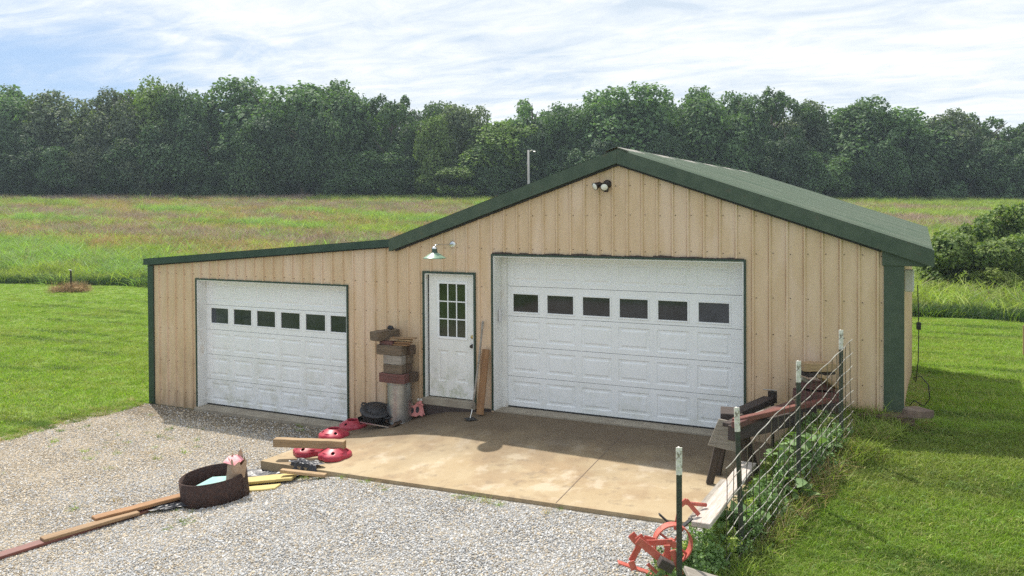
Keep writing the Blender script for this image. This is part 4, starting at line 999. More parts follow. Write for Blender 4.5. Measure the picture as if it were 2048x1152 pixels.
def fence():
    t = empty('wire_fence', (p3.x, p3.y, -.1), label='rusty woven wire fence strung along the row of T posts', cat='wire fence'); inv = Matrix.Translation(t.location).inverted()
    def P(o): o.parent = t; o.matrix_parent_inverse = inv; return o
    q3 = Vector((p3.x, p3.y, .99)); q2 = Vector((p2.x, p2.y, 1.30)); q1 = Vector((p1.x, p1.y, 1.60))
    q0 = q1+(q1-q2).normalized()*.30; q4 = q3+(q3-q2).normalized()*.42; q4.z = .86
    path = [q4, q3, q2, q1, q0]; cum = [0]
    for a, b in zip(path[:-1], path[1:]): cum.append(cum[-1]+(b-a).length)
    Lt = cum[-1]
    def top(s):
        for i in range(len(path)-1):
            if s <= cum[i+1]+1e-6:
                f = (s-cum[i])/(cum[i+1]-cum[i]); return path[i].lerp(path[i+1], f)
        return path[-1].copy()
    nh = 9; hs = [0, .15, .30, .44, .57, .69, .80, .90, .99]
    offv = Vector((.03, .012, 0))
    def pt(s, d):
        w = .006*math.sin(s*5+d*5)+.004*math.sin(s*15+d*11); p = top(s)+offv; return Vector((p.x+w, p.y, p.z-d*1.08-.02*math.sin(s*2.3)**2-w*.6))
    for i, d in enumerate(hs):
        P(MB().tube([pt(s, d) for s in np.linspace(0, Lt, 60)], .0042 if i else .005, 5).build('horizontal_wire', M['wire']))
    n = int(Lt/.15)
    for k in range(n+1):
        s = min(Lt, k*.15); P(MB().tube([pt(s, d)+Vector((.003, 0, 0)) for d in np.linspace(0 if k < n-4 else -.0, .99, 9)], .0042, 5).build('vertical_wire', M['wired']))
fence()

# ------------------------------------------------------------------ distant pole, wires, stake with hay
def pole():
    p = dpt(1057, 300, 52); z = hgt(p.x, p.y)
    t = empty('utility_pole', (p.x, p.y, z), label='slim grey utility pole with a lamp arm standing in the field', cat='utility pole')
    H = p.z-z; MB().tube([(0, 0, -.2), (0, 0, H)], [.085, .06], 10).build('pole', M['polewood'], t, smooth=True)
    MB().tube([(0, 0, H-.15), (.2, .05, H-.02), (.35, .08, H-.08)], .03, 6).build('lamp_arm', M['galv'], t)
    MB().box(.27, .45, .02, .14, H-.16, H-.08).build('lamp_head', M['galv'], t, bevel=.02)
    MB().tube([(.02, 0, H-.1), (-.12, .0, H-.9)], .015, 5).build('guy_wire', M['galv'], t)
pole()
for a, b, lbl in ((((1540, 320), 60), ((2300, 330), 60), 'upper thin power line crossing before the dark trees'), (((1535, 344), 60), ((2300, 352), 60), 'lower thin power line crossing before the dark trees')):
    A = dpt(*a[0], a[1]); B = dpt(*b[0], b[1]); o = MB().tube([A.lerp(B, s)-Vector((0, 0, .5*4*s*(1-s)*.4)) for s in np.linspace(0, 1, 20)], .006, 5).build('power_line', M['cable']); tag(o, lbl, 'power line')
hp = on(142, 584)
t = empty('steel_stake', (hp.x, hp.y, hp.z), label='dark steel stake standing in a heap of hay on the left lawn', cat='stake')
MB().box(-.03, .03, -.03, .03, -.1, 1.05).build('shaft', M['blacksteel'], t); MB().tube([(-.12, 0, 1.06), (.05, 0, 1.04)], .03, 6).build('cap', M['tip'], t)
rp_ = on(2047, 712)
t = empty('garden_stake', (rp_.x, rp_.y, rp_.z), label='short stake at the far right edge of the lawn', cat='stake')
MB().tube([(0, 0, -.1), (0, 0, .8)], .02, 6).build('shaft', M['w_tan'], t)

# ------------------------------------------------------------------ scatter helpers
LIB = bpy.data.collections.new('library')
def libcol(name, meshes):
    c = bpy.data.collections.new(name)
    for i, me in enumerate(meshes):
        o = bpy.data.objects.new(name+'_piece', me); c.objects.link(o)
    return c
def mesh_np(name, V, F, mt):
    me = bpy.data.meshes.new(name); V = np.asarray(V, np.float32); F = np.asarray(F, np.int32); k = F.shape[1]
    me.vertices.add(len(V)); me.vertices.foreach_set('co', V.ravel()); me.loops.add(F.size); me.loops.foreach_set('vertex_index', F.ravel())
    me.polygons.add(len(F)); me.polygons.foreach_set('loop_start', np.arange(len(F), dtype=np.int32)*k); me.update(calc_edges=True); me.validate()
    me.materials.append(mt); return me
def tuft(name, seed, n, hh, spread, width, mt, lean=.5, seg=2, hvar=.4):
    r = np.random.default_rng(seed); V = []; F = []
    for i in range(n):
        a = r.uniform(0, 6.28); d = spread*math.sqrt(r.random()); b = np.array([d*math.cos(a), d*math.sin(a), 0]); la = r.uniform(0, 6.28); H = hh*(1-hvar+hvar*2*r.random()*.5+.0)
        l = lean*r.uniform(.3, 1.2)*H; w = width*r.uniform(.7, 1.2); fa = r.uniform(0, 3.14); s = np.array([math.cos(fa), math.sin(fa), 0])*w/2; o = len(V)
        for k in range(seg+1):
            t = k/seg; c = b+np.array([math.cos(la)*l*t*t, math.sin(la)*l*t*t, H*t*(1-.25*lean*t)]); ww = (1-t*.85)
            V += [c-s*ww, c+s*ww]
        for k in range(seg): F.append((o+2*k, o+2*k+1, o+2*k+3, o+2*k+2))
    return mesh_np(name, V, F, mt)
_gn = {}
def scatter(name, pts, scale, lib, label=None, cat=None, kind='stuff', tilt=.15, seed=0):
    pts = np.asarray(pts, np.float32); n = len(pts); r = np.random.default_rng(seed+5)
    me = bpy.data.meshes.new(name); me.vertices.add(n); me.vertices.foreach_set('co', pts.ravel()); me.update()
    a = me.attributes.new('rot', 'FLOAT_VECTOR', 'POINT'); rv = np.stack([r.normal(0, tilt, n), r.normal(0, tilt, n), r.uniform(0, 6.28, n)], 1).astype(np.float32); a.data.foreach_set('vector', rv.ravel())
    a = me.attributes.new('scl', 'FLOAT', 'POINT'); a.data.foreach_set('value', np.asarray(scale, np.float32)*np.ones(n, np.float32))
    a = me.attributes.new('idx', 'INT', 'POINT'); a.data.foreach_set('value', r.integers(0, 9999, n).astype(np.int32))
    o = bpy.data.objects.new(name, me); COL.objects.link(o); tag(o, label, cat, kind=kind)
    key = lib.name
    if key not in _gn:
        g = bpy.data.node_groups.new('scatter '+key, 'GeometryNodeTree'); g.interface.new_socket('Geometry', in_out='INPUT', socket_type='NodeSocketGeometry'); g.interface.new_socket('Geometry', in_out='OUTPUT', socket_type='NodeSocketGeometry')
        N = g.nodes; L = g.links; i = N.new('NodeGroupInput'); ou = N.new('NodeGroupOutput'); ip_ = N.new('GeometryNodeInstanceOnPoints'); ci = N.new('GeometryNodeCollectionInfo')
        ci.inputs['Collection'].default_value = lib; ci.inputs['Separate Children'].default_value = True; ci.inputs['Reset Children'].default_value = True
        L.new(i.outputs[0], ip_.inputs['Points']); L.new(ci.outputs[0], ip_.inputs['Instance']); ip_.inputs['Pick Instance'].default_value = True
        for nm, ty, so_ in (('rot', 'FLOAT_VECTOR', 'Rotation'), ('scl', 'FLOAT', 'Scale'), ('idx', 'INT', 'Instance Index')):
            q = N.new('GeometryNodeInputNamedAttribute'); q.data_type = ty; q.inputs[0].default_value = nm; L.new(q.outputs[0], ip_.inputs[so_])
        L.new(ip_.outputs[0], ou.inputs[0]); _gn[key] = g
    md = o.modifiers.new('scatter', 'NODES'); md.node_group = _gn[key]; return o
def vh(P, f=hgt): return np.array([f(float(x), float(y)) for x, y in P])
def inview(P, mx=1100, top=None):
    d = P-np.array(CAM); w = d@np.array(_f); x = 1024+FPX*(d@np.array(_r))/w; y = PPY-FPX*(d@np.array(_u))/w
    return (w > 3) & (x > -60) & (x < 2110) & (y < 1230)
def region(n, x0, x1, y0, y1, f=hgt, dz=0, seed=0, keep=None):
    r = np.random.default_rng(seed); P = np.stack([r.uniform(x0, x1, n), r.uniform(y0, y1, n)], 1)
    if keep is not None: P = P[keep(P)]
    P3 = np.column_stack([P, vh(P, f)+dz]); return P3[inview(P3)]
def vnoise(P, sc, seed=0):
    r = np.random.default_rng(seed); T = r.random((64, 64)); q = P*sc; i = np.floor(q).astype(int); fr = q-i; fr = fr*fr*(3-2*fr); a = i % 64; b = (i+1) % 64
    return (T[a[:, 0], a[:, 1]]*(1-fr[:, 0])+T[b[:, 0], a[:, 1]]*fr[:, 0])*(1-fr[:, 1])+(T[a[:, 0], b[:, 1]]*(1-fr[:, 0])+T[b[:, 0], b[:, 1]]*fr[:, 0])*fr[:, 1]
def fbm(P, sc, seed=0): return (vnoise(P, sc, seed)+.5*vnoise(P, sc*2.1, seed+1)+.25*vnoise(P, sc*4.3, seed+2))/1.75

def crown_mesh(name, seed, n, size, mt, lobes=20, zlo=-1, spread=.62, lr=(.24, .42), up=.25):
    r = np.random.default_rng(seed); C = []
    while len(C) < lobes:
        p = r.uniform(-1, 1, 3)
        if (abs(p[0])**2+abs(p[1])**2)**1.5+abs(p[2])**3.2 < 1: C.append(p*np.array([spread, spread, .74]))
    C = np.array(C); C[:, 2] = np.maximum(C[:, 2], zlo*.9); Rl = r.uniform(lr[0], lr[1], lobes)*(1-.25*np.clip(C[:, 2], 0, 1)); k = r.choice(lobes, n, p=Rl**2/(Rl**2).sum())
    d = r.normal(size=(n, 3)); d[:, 2] += up; d /= np.linalg.norm(d, axis=1)[:, None]
    # sub clumps make the surface uneven
    rad = Rl[k]*(.45+.55*r.random(n)**.45+.10*np.maximum(0, r.normal(size=n)))*(1+.22*np.sin(d[:, 0]*6+k)*np.sin(d[:, 1]*7+2*k)*np.sin(d[:, 2]*6))
    P = C[k]+d*rad[:, None]
    nr = d*.8+r.normal(size=(n, 3))*.6+np.array([0, 0, .35]); nr /= np.linalg.norm(nr, axis=1)[:, None]
    a = np.cross(nr, r.normal(size=(n, 3))); a /= np.linalg.norm(a, axis=1)[:, None]; b = np.cross(nr, a); s = (size*r.uniform(.5, 1.25, n))[:, None]; ar = r.uniform(.5, 1, n)[:, None]
    V = np.stack([P-a*s, P-b*s*ar, P+a*s, P+b*s*ar], 1).reshape(-1, 3); F = np.arange(4*n).reshape(n, 4)
    return mesh_np(name, V, F, mt)
# ------------------------------------------------------------------ gravel stones
def stone(seed, mt, r0=.016):
    bm = bmesh.new(); bmesh.ops.create_icosphere(bm, subdivisions=1, radius=r0); rr = random.Random(seed)
    for v in bm.verts: v.co = Vector((v.co.x*rr.uniform(.7, 1.25), v.co.y*rr.uniform(.7, 1.25), v.co.z*rr.uniform(.5, .9)))
    me = bpy.data.meshes.new('stone'); bm.to_mesh(me); bm.free(); me.materials.append(mt); return me
ls = libcol('stones', [stone(i, M['stone']) for i in range(4)]+[stone(9, M['stonet'])]); lt = libcol('tan_stones', [stone(20+i, M['stonet']) for i in range(3)]+[stone(30, M['stone'])])
def inslab(P): return (P[:, 0] > -4.75) & (P[:, 1] > -2.62-(P[:, 0]+4.6)*.06)
G = region(330000, -10.2, 2.0, -9.2, -.08, seed=1, keep=lambda P: ~inslab(P)); w = uw(G[:, 0], G[:, 1])[1]
nz = fbm(G[:, :2], .5, 3); tanm = (nz*3.4+G[:, 0]*.55+1.4+rng.normal(0, 1.3, len(G))) < 0
dd = rng.random(len(G)) < np.clip((G[:, 1]*-1-.5)*1.2+.25, .25, 1)
G = G[dd]; tanm = tanm[dd]; G[:, 2] += .014
scatter('gravel_stones', G[~tanm], rng.uniform(.3, .8, (~tanm).sum())*np.where(rng.random((~tanm).sum()) < .07, 1.7, 1), ls, 'loose grey limestone chips covering the drive', 'gravel', tilt=.6, seed=1)
scatter('tan_gravel_stones', G[tanm], rng.uniform(.3, .8, tanm.sum())*np.where(rng.random(tanm.sum()) < .05, 1.7, 1), lt, 'dusty tan chips on the left part of the drive', 'gravel', tilt=.6, seed=2)

# ------------------------------------------------------------------ grass
lawn_l = libcol('lawn_tufts', [tuft('t', i, 15, .055, .055, .0075, M['blade'], 1.0) for i in range(4)]+[tuft('t', 9, 12, .05, .06, .0075, M['blade2'], 1.4), tuft('t', 10, 4, .07, .07, .007, M['tallpale'], 2.2)])
lawn_f = libcol('lawn_tufts_far', [tuft('t', 40+i, 14, .06, .16, .016, M['blade'], .9) for i in range(4)]+[tuft('t', 49, 12, .06, .18, .014, M['blade2'], 1.2)])
def notbuild(P): return ~((P[:, 0] > XL-.05) & (P[:, 0] < XR+.02) & (P[:, 1] > -.02) & (P[:, 1] < YB+.1))
def lawnright(P): return (P[:, 0] > 2.05+.12*np.sin(P[:, 1]*3)) & notbuild(P)
A1 = region(60000, 2.0, 7.0, -6.5, .8, seed=3, keep=lawnright)
scatter('near_lawn_grass', A1, rng.uniform(.7, 1.35, len(A1)), lawn_l, 'short mown grass right of the wire fence', 'grass', seed=3)
A2 = region(42000, 3.0, 14, .3, 21, seed=4, keep=notbuild); A2 = A2[A2[:, 1] < 17+.08*(A2[:, 0]+41)]
scatter('side_lawn_grass', A2, rng.uniform(.6, 1.2, len(A2)), lawn_f, 'mown grass behind the right side of the garage', 'grass', seed=4)
A3 = region(120000, -46, -10.15, -5, 20.5, seed=5, keep=lambda P: P[:, 1] < 17+.08*(P[:, 0]+41))
A3 = A3[rng.random(len(A3)) < np.clip(1.6-uw(A3[:, 0], A3[:, 1])[1]/32, .35, 1)]
scatter('left_lawn_grass', A3, rng.uniform(.7, 1.4, len(A3)), lawn_f, 'mown grass left of the garage', 'grass', seed=5)
# ragged grass along the gravel edge and little weeds in the gravel
wl = libcol('weed_tufts', [tuft('t', 60+i, 22, .11, .07, .009, M['blade'], 1.3) for i in range(3)]+[tuft('t', 64, 14, .12, .07, .009, M['tan'], 1.3)])
E = region(900, -10.6, -9.9, -6, 0, seed=6); E2 = region(260, -4.8, 2.0, -3.25, -2.5, seed=7, keep=lambda P: ~inslab(P)); E2 = E2[np.abs(E2[:, 1]-(-2.66-(E2[:, 0]+4.6)*.06)) < .16]; E2 = E2[fbm(E2[:, :2], 1.6, 5) > .5]
E3 = region(700, -9.8, 1.9, -7, -.1, seed=8, keep=lambda P: ~inslab(P)); E3 = E3[fbm(E3[:, :2], .7, 8) > .62]
E4 = region(240, 2.3, 4.3, -.5, .0, seed=81); E5 = region(500, 3.85, 4.15, 0.3, 9, seed=82)
Ew = np.vstack([E, E2, E3, E4, E5]); scatter('edge_weeds', Ew, rng.uniform(.4, 1.1, len(Ew)), wl, 'ragged small weeds along gravel, apron and wall edges', 'weeds', seed=6)
# tall weeds along fence
tl = libcol('fence_grass', [tuft('t', 70+i, 20, .22, .10, .017, M['tall'] if i < 2 else M['blade'], 1.1, 3) for i in range(4)]+[tuft('t', 75, 12, .24, .1, .010, M['tan'], 1.2, 3)])
def fl(P):  # signed distance to fence line in x
    xf = np.interp(P[:, 1], [p4.y, p3.y, p2.y, p1.y, 0], [p4.x, p3.x, p2.x, p1.x, 3.5]); return P[:, 0]-xf
Fz = region(5200, 1.9, 4.1, -6.2, 0, seed=9, keep=lambda P: (fl(P) > -.42) & (fl(P) < .22+.2*(P[:, 1] > -1.6)))
scatter('fence_grass', Fz, rng.uniform(.45, 1.15, len(Fz)), tl, 'long uncut grass growing through the wire fence', 'grass', tilt=.3, seed=9)
wb = libcol('broad_weeds', [crown_mesh('weed', 500+i, 130, .13, M['vine'] if i < 3 else M['tall'], 8, spread=.7) for i in range(4)])
Wb = region(900, 1.9, 3.6, -5.6, -1.0, seed=91, keep=lambda P: (fl(P) > -.42) & (fl(P) < .12)); Wb[:, 2] += rng.uniform(.03, .34, len(Wb))*(fl(Wb[:, :2]) < .03)
scatter('fence_weeds', Wb, rng.uniform(.08, .16, len(Wb)), wb, 'low leafy weeds crowding the foot of the wire fence', 'weeds', tilt=.4, seed=92)
dl = libcol('dry_grass', [tuft('t', 80+i, 12, .40, .10, .008, M['tan'], 1.5, 4) for i in range(3)])
Fd = region(200, 2.4, 3.3, -3.6, -1.5, seed=10, keep=lambda P: (fl(P) > -.12) & (fl(P) < .22))
scatter('dry_fence_grass', Fd, rng.uniform(.5, 1.1, len(Fd)), dl, 'dry straw coloured stems tangled in the fence', 'dry grass', tilt=.5, seed=10)
hl_ = libcol('hay', [tuft('t', 90+i, 40, .2, .16, .014, M['hay'], 2.0, 3) for i in range(3)])
Hh = np.array([(hp.x+rng.normal(0, .38), hp.y+rng.normal(0, .38), hp.z+max(0, .25-rng.random()*.3)) for _ in range(120)])
scatter('hay_heap', Hh, rng.uniform(.7, 1.3, len(Hh)), hl_, 'heap of cut hay round the stake on the left lawn', 'hay', tilt=.7, seed=11)
# field
fl_g = libcol('field_green', [tuft('t', 100+i, 34, .62, .42, .035, M['tall'], .9, 3) for i in range(4)]+[tuft('t', 105, 30, .55, .4, .032, M['tallpale'], 1.2, 3)])
fl_p = libcol('field_pale', [tuft('t', 110+i, 44, .70, .4, .036, M['tallpale'], 1.1, 3) for i in range(3)]+[tuft('t', 114, 40, .65, .4, .034, M['tall'], .9, 3)])
fl_t = libcol('field_tan', [tuft('t', 120+i, 40, .55, .45, .022, M['tan'], .8, 2) for i in range(3)]+[tuft('t', 124, 30, .5, .4, .03, M['tan'], .8, 2), tuft('t', 125, 22, .45, .4, .03, M['tall'], .8, 2)])
fl_m = libcol('field_mauve', [tuft('t', 130+i, 44, .55, .45, .024, M['mauve'], .7, 2) for i in range(3)]+[tuft('t', 134, 24, .5, .4, .02, M['tan'], .8, 2)])
r_ = np.random.default_rng(33); n = 62000; ww = 28+(114-28)*r_.random(n)**.8; uu = r_.uniform(-.66, .66, n)*ww
Px = 4.07+uu*.8982-ww*.4395; Py = -12+uu*.4395+ww*.8982; P = np.stack([Px, Py], 1)
k_ = P[:, 1] > 17+.08*(P[:, 0]+41)+.5*np.sin(P[:, 0]*.35)+.25*np.sin(P[:, 0]*1.3+1); P = P[k_]; P3 = np.column_stack([P, vh(P)-.03]); P3 = P3[inview(P3)]
# hide what the building itself hides
w_ = uw(P3[:, 0], P3[:, 1])[1]; u_ = uw(P3[:, 0], P3[:, 1])[0]
nn = fbm(P3[:, :2]*np.array([.6, 1.6]), .10, 21); n2 = fbm(P3[:, :2], .35, 25); edge = P3[:, 1]-(17+.08*(P3[:, 0]+41)); right = P3[:, 0] > 0; P3x = P3[:, 0]
def rk(a): return np.argsort(np.argsort(a))/len(a)
a1 = rk(nn); a2 = rk(n2); cls = np.zeros(len(nn), int)
mid_ = (edge > 9) & (w_ < 100)
left_ = u_ < 2
cls = np.where(mid_ & left_, np.where(a1 > .60, 3, np.where(a1 > .22, 2, np.where(a2 > .6, 1, 0))), cls)
cls = np.where(mid_ & ~left_, np.where(a1 > .8, 3, np.where(a1 > .55, 2, 0)), cls)
cls = np.where(~mid_ & (edge < 9) & (edge > 2), np.where(a2 > .35, 1, np.where(a2 > .2, 2, 0)), cls)
cls = np.where(right & (edge < 20), 0, cls)
cls = np.where((w_ > 99) & (u_ < -25), np.where(a2 > .5, 3, 2), cls)
flip = r_.random(len(cls)) < .22; cls = np.where(flip & (edge > 2.2), r_.integers(0, 4, len(cls)), cls)
for c, (nm, lib, lb) in enumerate((('field_grass', fl_g, 'tall green grass of the unmown field'), ('pale_field_grass', fl_p, 'pale broad leaved grass clumps near the field edge'), ('dry_field_grass', fl_t, 'dry tan grass patches in the field'), ('field_weeds', fl_m, 'purple grey dry weeds in the field'))):
    Q = P3[cls == c]; wq = w_[cls == c]; eq = edge[cls == c]; s = r_.uniform(.6, 1.9, len(Q))**1.15*np.where(eq < 1.5, .75, 1)*np.clip(1.15-wq/400, .8, 1.1)
    scatter(nm, Q, s, lib, lb, 'field grass', tilt=.15, seed=40+c)

fl_e = libcol('field_edge', [tuft('t', 140+i, 34, .55, .35, .03, M['leafE'], .8, 3) for i in range(3)]+[tuft('t', 145, 30, .5, .35, .03, M['blade'], .8, 3)])
ex = r_.uniform(-48, 12, 5200); ey = 17+.08*(ex+41)+.5*np.sin(ex*.35)+.25*np.sin(ex*1.3+1)+r_.uniform(-.1, .95, len(ex)); EE = np.column_stack([ex, ey, vh(np.stack([ex, ey], 1))-.02]); EE = EE[inview(EE)]
scatter('field_edge_grass', EE, r_.uniform(.6, 1.15, len(EE)), fl_e, 'thick bank of uncut grass along the mown edge', 'field grass', tilt=.15, seed=60)
# ------------------------------------------------------------------ leafy crowns
def trunk_mesh(name, seed, mt):
    rr = random.Random(seed); mb = MB(); pts = [(0, 0, -.03), (.01, 0, .25), (rr.uniform(-.03, .03), rr.uniform(-.03, .03), .6), (rr.uniform(-.06, .06), 0, .9)]
    mb.tube(pts, [.028, .02, .013, .005], 8)
    for k in range(7):
        a = rr.uniform(0, 6.28); z = rr.uniform(.25, .7); l = rr.uniform(.14, .28)
        mb.tube([(0, 0, z), (l*.5*math.cos(a), l*.5*math.sin(a), z+.07), (l*math.cos(a), l*math.sin(a), z+.18)], [.010, .007, .003], 6)
    me = bpy.data.meshes.new(name); me.from_pydata(mb.v, [], mb.f); me.materials.append(mt); return me
cr = {}
for i in range(4): cr['A%d' % i] = crown_mesh('crown', 200+i, 26000, .034, M['leafA'], 34+2*i, spread=.74)
for i in range(3): cr['B%d' % i] = crown_mesh('crown', 210+i, 26000, .034, M['leafB'], 34, spread=.74)
for i in range(2): cr['C%d' % i] = crown_mesh('crown', 220+i, 20000, .034, M['leafC'], 28, spread=.74)
for i in range(2): cr['D%d' % i] = crown_mesh('crown', 240+i, 22000, .034, M['leafE'], 40, spread=.78, lr=(.18, .34))
for i in range(2): cr['O%d' % i] = crown_mesh('crown', 230+i, 13000, .032, M['leafA'], 30, spread=.80, lr=(.14, .27))
tk = [trunk_mesh('trunk', i, M['bark']) for i in range(3)]
def tree(px, topy, depth, wid, crown, lbl, group=None, base=.10, name='tree'):
    v = ray(px, 400); w = depth; p = CAM+v*w; z = hgt(p.x, p.y); ztop = CAM.z+(ray(px, topy)*w).z; H = ztop-z
    t = empty(name, (p.x, p.y, z), (0, 0, rnd.uniform(0, 6.28)), label=lbl, cat='tree', group=group)
    link('trunk', tk[rnd.randrange(3)], t, sc=(H, H, H))
    rzz = H*(1-base)/2/.98; link('crown', cr[crown], t, loc=(0, 0, H*base+rzz*1.0), sc=(wid/2/.92, wid/2/.92, rzz))
    return t
W0 = 112
G1 = 'trees of the woodland edge beyond the field'
prom = [(8, 172, 9, 'A0', 'tree at the far left end of the woodland edge'), (60, 190, 6, 'A1', 'low pointed tree second from the left of the woodland'),
        (128, 192, 9, 'B0', 'dusty green rounded tree left of the low blue sky gap'), (232, 178, 8, 'B1', 'dusty topped tree standing left of the bright ragged crown'),
        (306, 152, 8.5, 'C0', 'ragged lighter green crown standing up left of the broad round one'), (368, 172, 7, 'A2', 'dark shouldered tree right of the ragged light crown'),
        (438, 187, 5.5, 'O0', 'small thin topped tree in the dip before the broad crown'), (545, 150, 14, 'A3', 'broad round topped oak, tallest of the left woodland'),
        (668, 162, 10, 'A0', 'pointed tree right of the broad round topped oak'), (785, 177, 7.5, 'O1', 'open topped tree showing sky through its crown'),
        (868, 200, 7, 'A1', 'low crown in the middle of the woodland'), (925, 199, 7, 'B2', 'crown left of the utility pole, slightly domed'),
        (1000, 245, 10, 'C1', 'bright green tree left of the utility pole, in front of others'), (1062, 188, 9, 'O0', 'umbrella topped tree rising above the utility pole'),
        (1150, 206, 7, 'A2', 'low tree between the umbrella crown and the gable peak'), (1252, 168, 12.5, 'A3', 'tall bulky tree directly behind the gable peak'),
        (1385, 176, 10, 'A0', 'tall tree just right of the narrow sky gap'), (1478, 180, 7.5, 'A1', 'slim tree left of the highest right hand crown'),
        (1548, 168, 8.5, 'O1', 'highest crown above the right roof slope, full of sky gaps'), (1602, 202, 7, 'B1', 'lower crown in the dip right of the highest one'),
        (1690, 200, 10.5, 'A2', 'dark domed tree above the lower roof slope'), (1800, 216, 12, 'A3', 'broad dark tree above the right eave'),
        (1905, 224, 8, 'B0', 'pointed tree right of the eave with a pale top'), (1958, 217, 7.5, 'O0', 'gappy tree near the right edge of the photo'),
        (2015, 240, 8, 'O1', 'thin sloping crown at the right edge of the photo'), (2070, 268, 8, 'A1', 'low tree cut off by the right edge')]
for (px, ty, wd, c, lb) in prom:
    tree(px, ty, W0+rnd.uniform(-1.5, 2.5)+(-4 if 'in front' in lb else 0), wd*1.28, c, lb, G1, base=rnd.uniform(.06, .14))
tops = [(p[0], p[1]) for p in prom]
GB = 'lower trees filling the woodland behind the front row'
for k in range(34):
    px = -60+k*66+rnd.uniform(-15, 15); ty = ip(px, tops)+rnd.uniform(30, 75)
    tree(px, ty, W0+8+rnd.uniform(0, 6), rnd.uniform(9, 12), rnd.choice(['A0', 'A1', 'A2', 'A3', 'B0', 'B1']), 'dark tree filling the shaded wood behind the front row', GB, base=.02)
GF = 'low front trees of the woodland edge'
SHORT = ['far left end tree', 'low pointed tree', 'dusty rounded tree', 'dusty topped tree', 'ragged lighter crown', 'dark shouldered tree', 'small thin topped tree', 'broad round topped oak', 'pointed tree right of the oak',
         'open topped tree', 'low middle crown', 'slightly domed crown', 'bright green tree', 'umbrella topped tree', 'low tree left of the gable', 'bulky tree behind the gable', 'tree by the narrow sky gap',
         'slim tree', 'highest right crown', 'dip right of the highest crown', 'dark domed tree', 'broad tree above the eave', 'pale topped pointed tree', 'gappy right tree', 'thin sloping crown', 'cut off tree']
def flabel(px):
    k = min(range(len(prom)), key=lambda i: abs(prom[i][0]-px)); d = px-prom[k][0]
    side = 'left below' if d < -14 else ('right below' if d > 14 else 'straight below')
    return 'low leafy tree at the woodland foot, %s the %s' % (side, SHORT[k])
for k in range(36):
    px = -60+k*61+rnd.uniform(-18, 18); b0 = 388+17*px/2048; ty = b0-rnd.uniform(60, 175)
    tree(px, ty, W0-4+rnd.uniform(-2, 2), rnd.uniform(7, 10), rnd.choice(['D0', 'D1', 'D0', 'D1', 'A3', 'D0', 'B1' if px < 500 else 'A2', 'C1' if px > 850 and px < 1200 else 'D1']), flabel(px), GF, base=.0)
un = crown_mesh('undergrowth', 300, 9000, .06, M['leafE'], 14, spread=.8)
mbs = [(px, 0) for px in range(-80, 2160, 30)]*3
V = []; F = []
ob_v = np.zeros(len(un.vertices)*3, np.float32); un.vertices.foreach_get('co', ob_v); ob_v = ob_v.reshape(-1, 3)
ulib = libcol('undergrowth', [un])
UP = []
for px, b0 in mbs:
    p = CAM+ray(px, 400)*(W0-5+rnd.uniform(-1, 26)); UP.append((p.x, p.y, hgt(p.x, p.y)+1.6))
scatter('undergrowth', UP, rng.uniform(2.2, 3.6, len(UP)), ulib, 'dark undergrowth along the foot of the woodland', 'undergrowth', tilt=.1, seed=50)
# bushes at the right
def bush(px, base_y, d, wid, hh, seed, lbl, n=26000, mt='leafD', sz=.036):
    p = CAM+ray(px, base_y)*d; z = hgt(p.x, p.y); t = empty('bush', (p.x, p.y, z), (0, 0, rnd.uniform(0, 6)), label=lbl, cat='bush')
    me = crown_mesh('foliage', seed, n, sz, M[mt], 24, spread=.74, lr=(.18, .36)); link('foliage', me, t, loc=(0, 0, hh*.47), sc=(wid/2, wid/2, hh/1.75))
    link('stem', tk[0], t, sc=(hh*.7, hh*.7, hh*.7))
bush(1938, 560, 36, 4.6, 3.6, 401, 'large dark bush right of the eave, nearer the garage')
bush(2040, 560, 38, 4.4, 3.9, 402, 'large dark bush cut off by the right edge of the photo')
bush(1985, 575, 34, 2.2, 1.5, 403, 'low lighter shrub in front of the two large bushes', 9000, 'tall', .05)
bush(1880, 560, 37, 2.4, 2.0, 404, 'small bush half hidden behind the right eave', 12000)

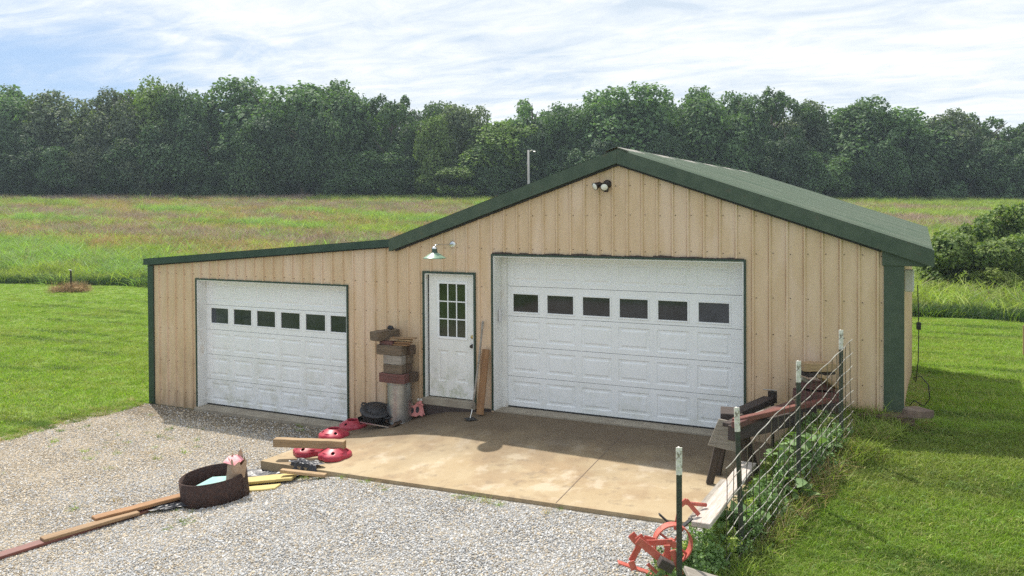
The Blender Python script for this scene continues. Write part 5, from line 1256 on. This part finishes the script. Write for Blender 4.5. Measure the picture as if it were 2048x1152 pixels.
# ------------------------------------------------------------------ vine and leafy weeds at the fence
def leaf_mesh(mt, w=.06, l=.12, seed=0):
    pts = [(0, 0, 0), (w*.55, l*.1, .004), (w*.5, l*.45, .006), (w*.25, l*.8, -.002), (0, l, -.012), (-w*.25, l*.8, -.002), (-w*.5, l*.45, .006), (-w*.55, l*.1, .004), (0, l*.45, -.006)]
    me = bpy.data.meshes.new('leaf'); me.from_pydata(pts, [], [(8, (i), (i+1)) for i in range(0, 7)]+[(8, 7, 0)]); me.materials.append(mt)
    me.polygons.foreach_set('use_smooth', [True]*len(me.polygons)); return me
LM = [leaf_mesh(M['vine'], .11, .13), leaf_mesh(M['vine'], .09, .11), leaf_mesh(M['vine'], .13, .14)]; LB = [leaf_mesh(M['vine2'], .07, .17), leaf_mesh(M['vine2'], .06, .13)]
def vine(lbl, x0, x1, y0, y1, top, n, seed, sc=1.):
    rr = random.Random(seed); t = empty('leafy_vine', ((x0+x1)/2, (y0+y1)/2, hgt((x0+x1)/2, (y0+y1)/2)), label=lbl, cat='vine'); st = MB()
    for k in range(n):
        y = rr.uniform(y0, y1); xf = float(np.interp(y, [p4.y, p3.y, p2.y, p1.y], [p4.x, p3.x, p2.x, p1.x])); x = rr.uniform(x0, x1)+xf; z = hgt(x, y)+top*rr.random()**.7*(.6+.4*math.sin(y*3+seed))
        loc = Vector((x, y, z))-t.location
        o = link('leaf', rr.choice(LM), t, loc, (rr.gauss(.35, .4), rr.gauss(0, .4), rr.uniform(0, 6.28)), (rr.uniform(.5, 1.05)*sc,)*3)
        if k % 3 == 0:
            g = Vector((x+rr.uniform(-.1, .1), y+rr.uniform(-.1, .1), hgt(x, y)-.02))-t.location; st.tube([g, (g+loc)/2+Vector((rr.uniform(-.03, .03), rr.uniform(-.03, .03), .05)), loc], .0035, 4)
    o = st.build('stems', M['blade'], t); o['kind'] = 'stuff'
vine('broad leaved vine climbing the fence behind the third post', -.42, .02, -3.7, -2.5, .62, 290, 1)
vine('leafy vine heap between sawhorse and second fence post', -.40, .0, -2.5, -1.3, .55, 290, 2, .9)
vine('vine leaves around the long whitewashed board', -.38, -.02, -4.6, -3.7, .42, 120, 3)
def plant(px, py, lbl, hh, n, seed, lib=LB):
    p = on(px, py); rr = random.Random(seed); t = empty('leafy_weed', p, label=lbl, cat='weed')
    MB().tube([(0, 0, -.02), (.01, 0, hh*.5), (0, .01, hh)], [.006, .005, .003], 5).build('stem', M['vine2'], t)
    for k in range(n):
        a = k*2.4; link('leaf', rr.choice(lib), t, (0, 0, hh*(.35+.65*k/n)), (R(rr.uniform(15, 50)), 0, a), (rr.uniform(.8, 1.2),)*3)
plant(1425, 1150, 'bright green broad leaved weed beside the nearest post', .24, 9, 1)
plant(1460, 1130, 'smaller leafy weed right of the bright one', .12, 5, 2, LM)
plant(1610, 1010, 'leafy weed on the lawn side of the second post', .2, 7, 3, LM)
plant(1480, 1100, 'low leafy weed at the foot of the third post', .15, 7, 4, LB)

# ------------------------------------------------------------------ haze
hz = MB().box(-215, 175, -85, 262, -3.0, 26.0).build('haze', None); hz['kind'] = 'stuff'
hm = bpy.data.materials.new('haze air'); hm.use_nodes = True; N = hm.node_tree.nodes; N.clear()
o_ = N.new('ShaderNodeOutputMaterial'); v_ = N.new('ShaderNodeVolumePrincipled'); v_.inputs['Color'].default_value = (.72, .88, 1, 1); v_.inputs['Density'].default_value = .00045
v_.inputs['Anisotropy'].default_value = .2; hm.node_tree.links.new(v_.outputs[0], o_.inputs['Volume']); hz.data.materials.append(hm)
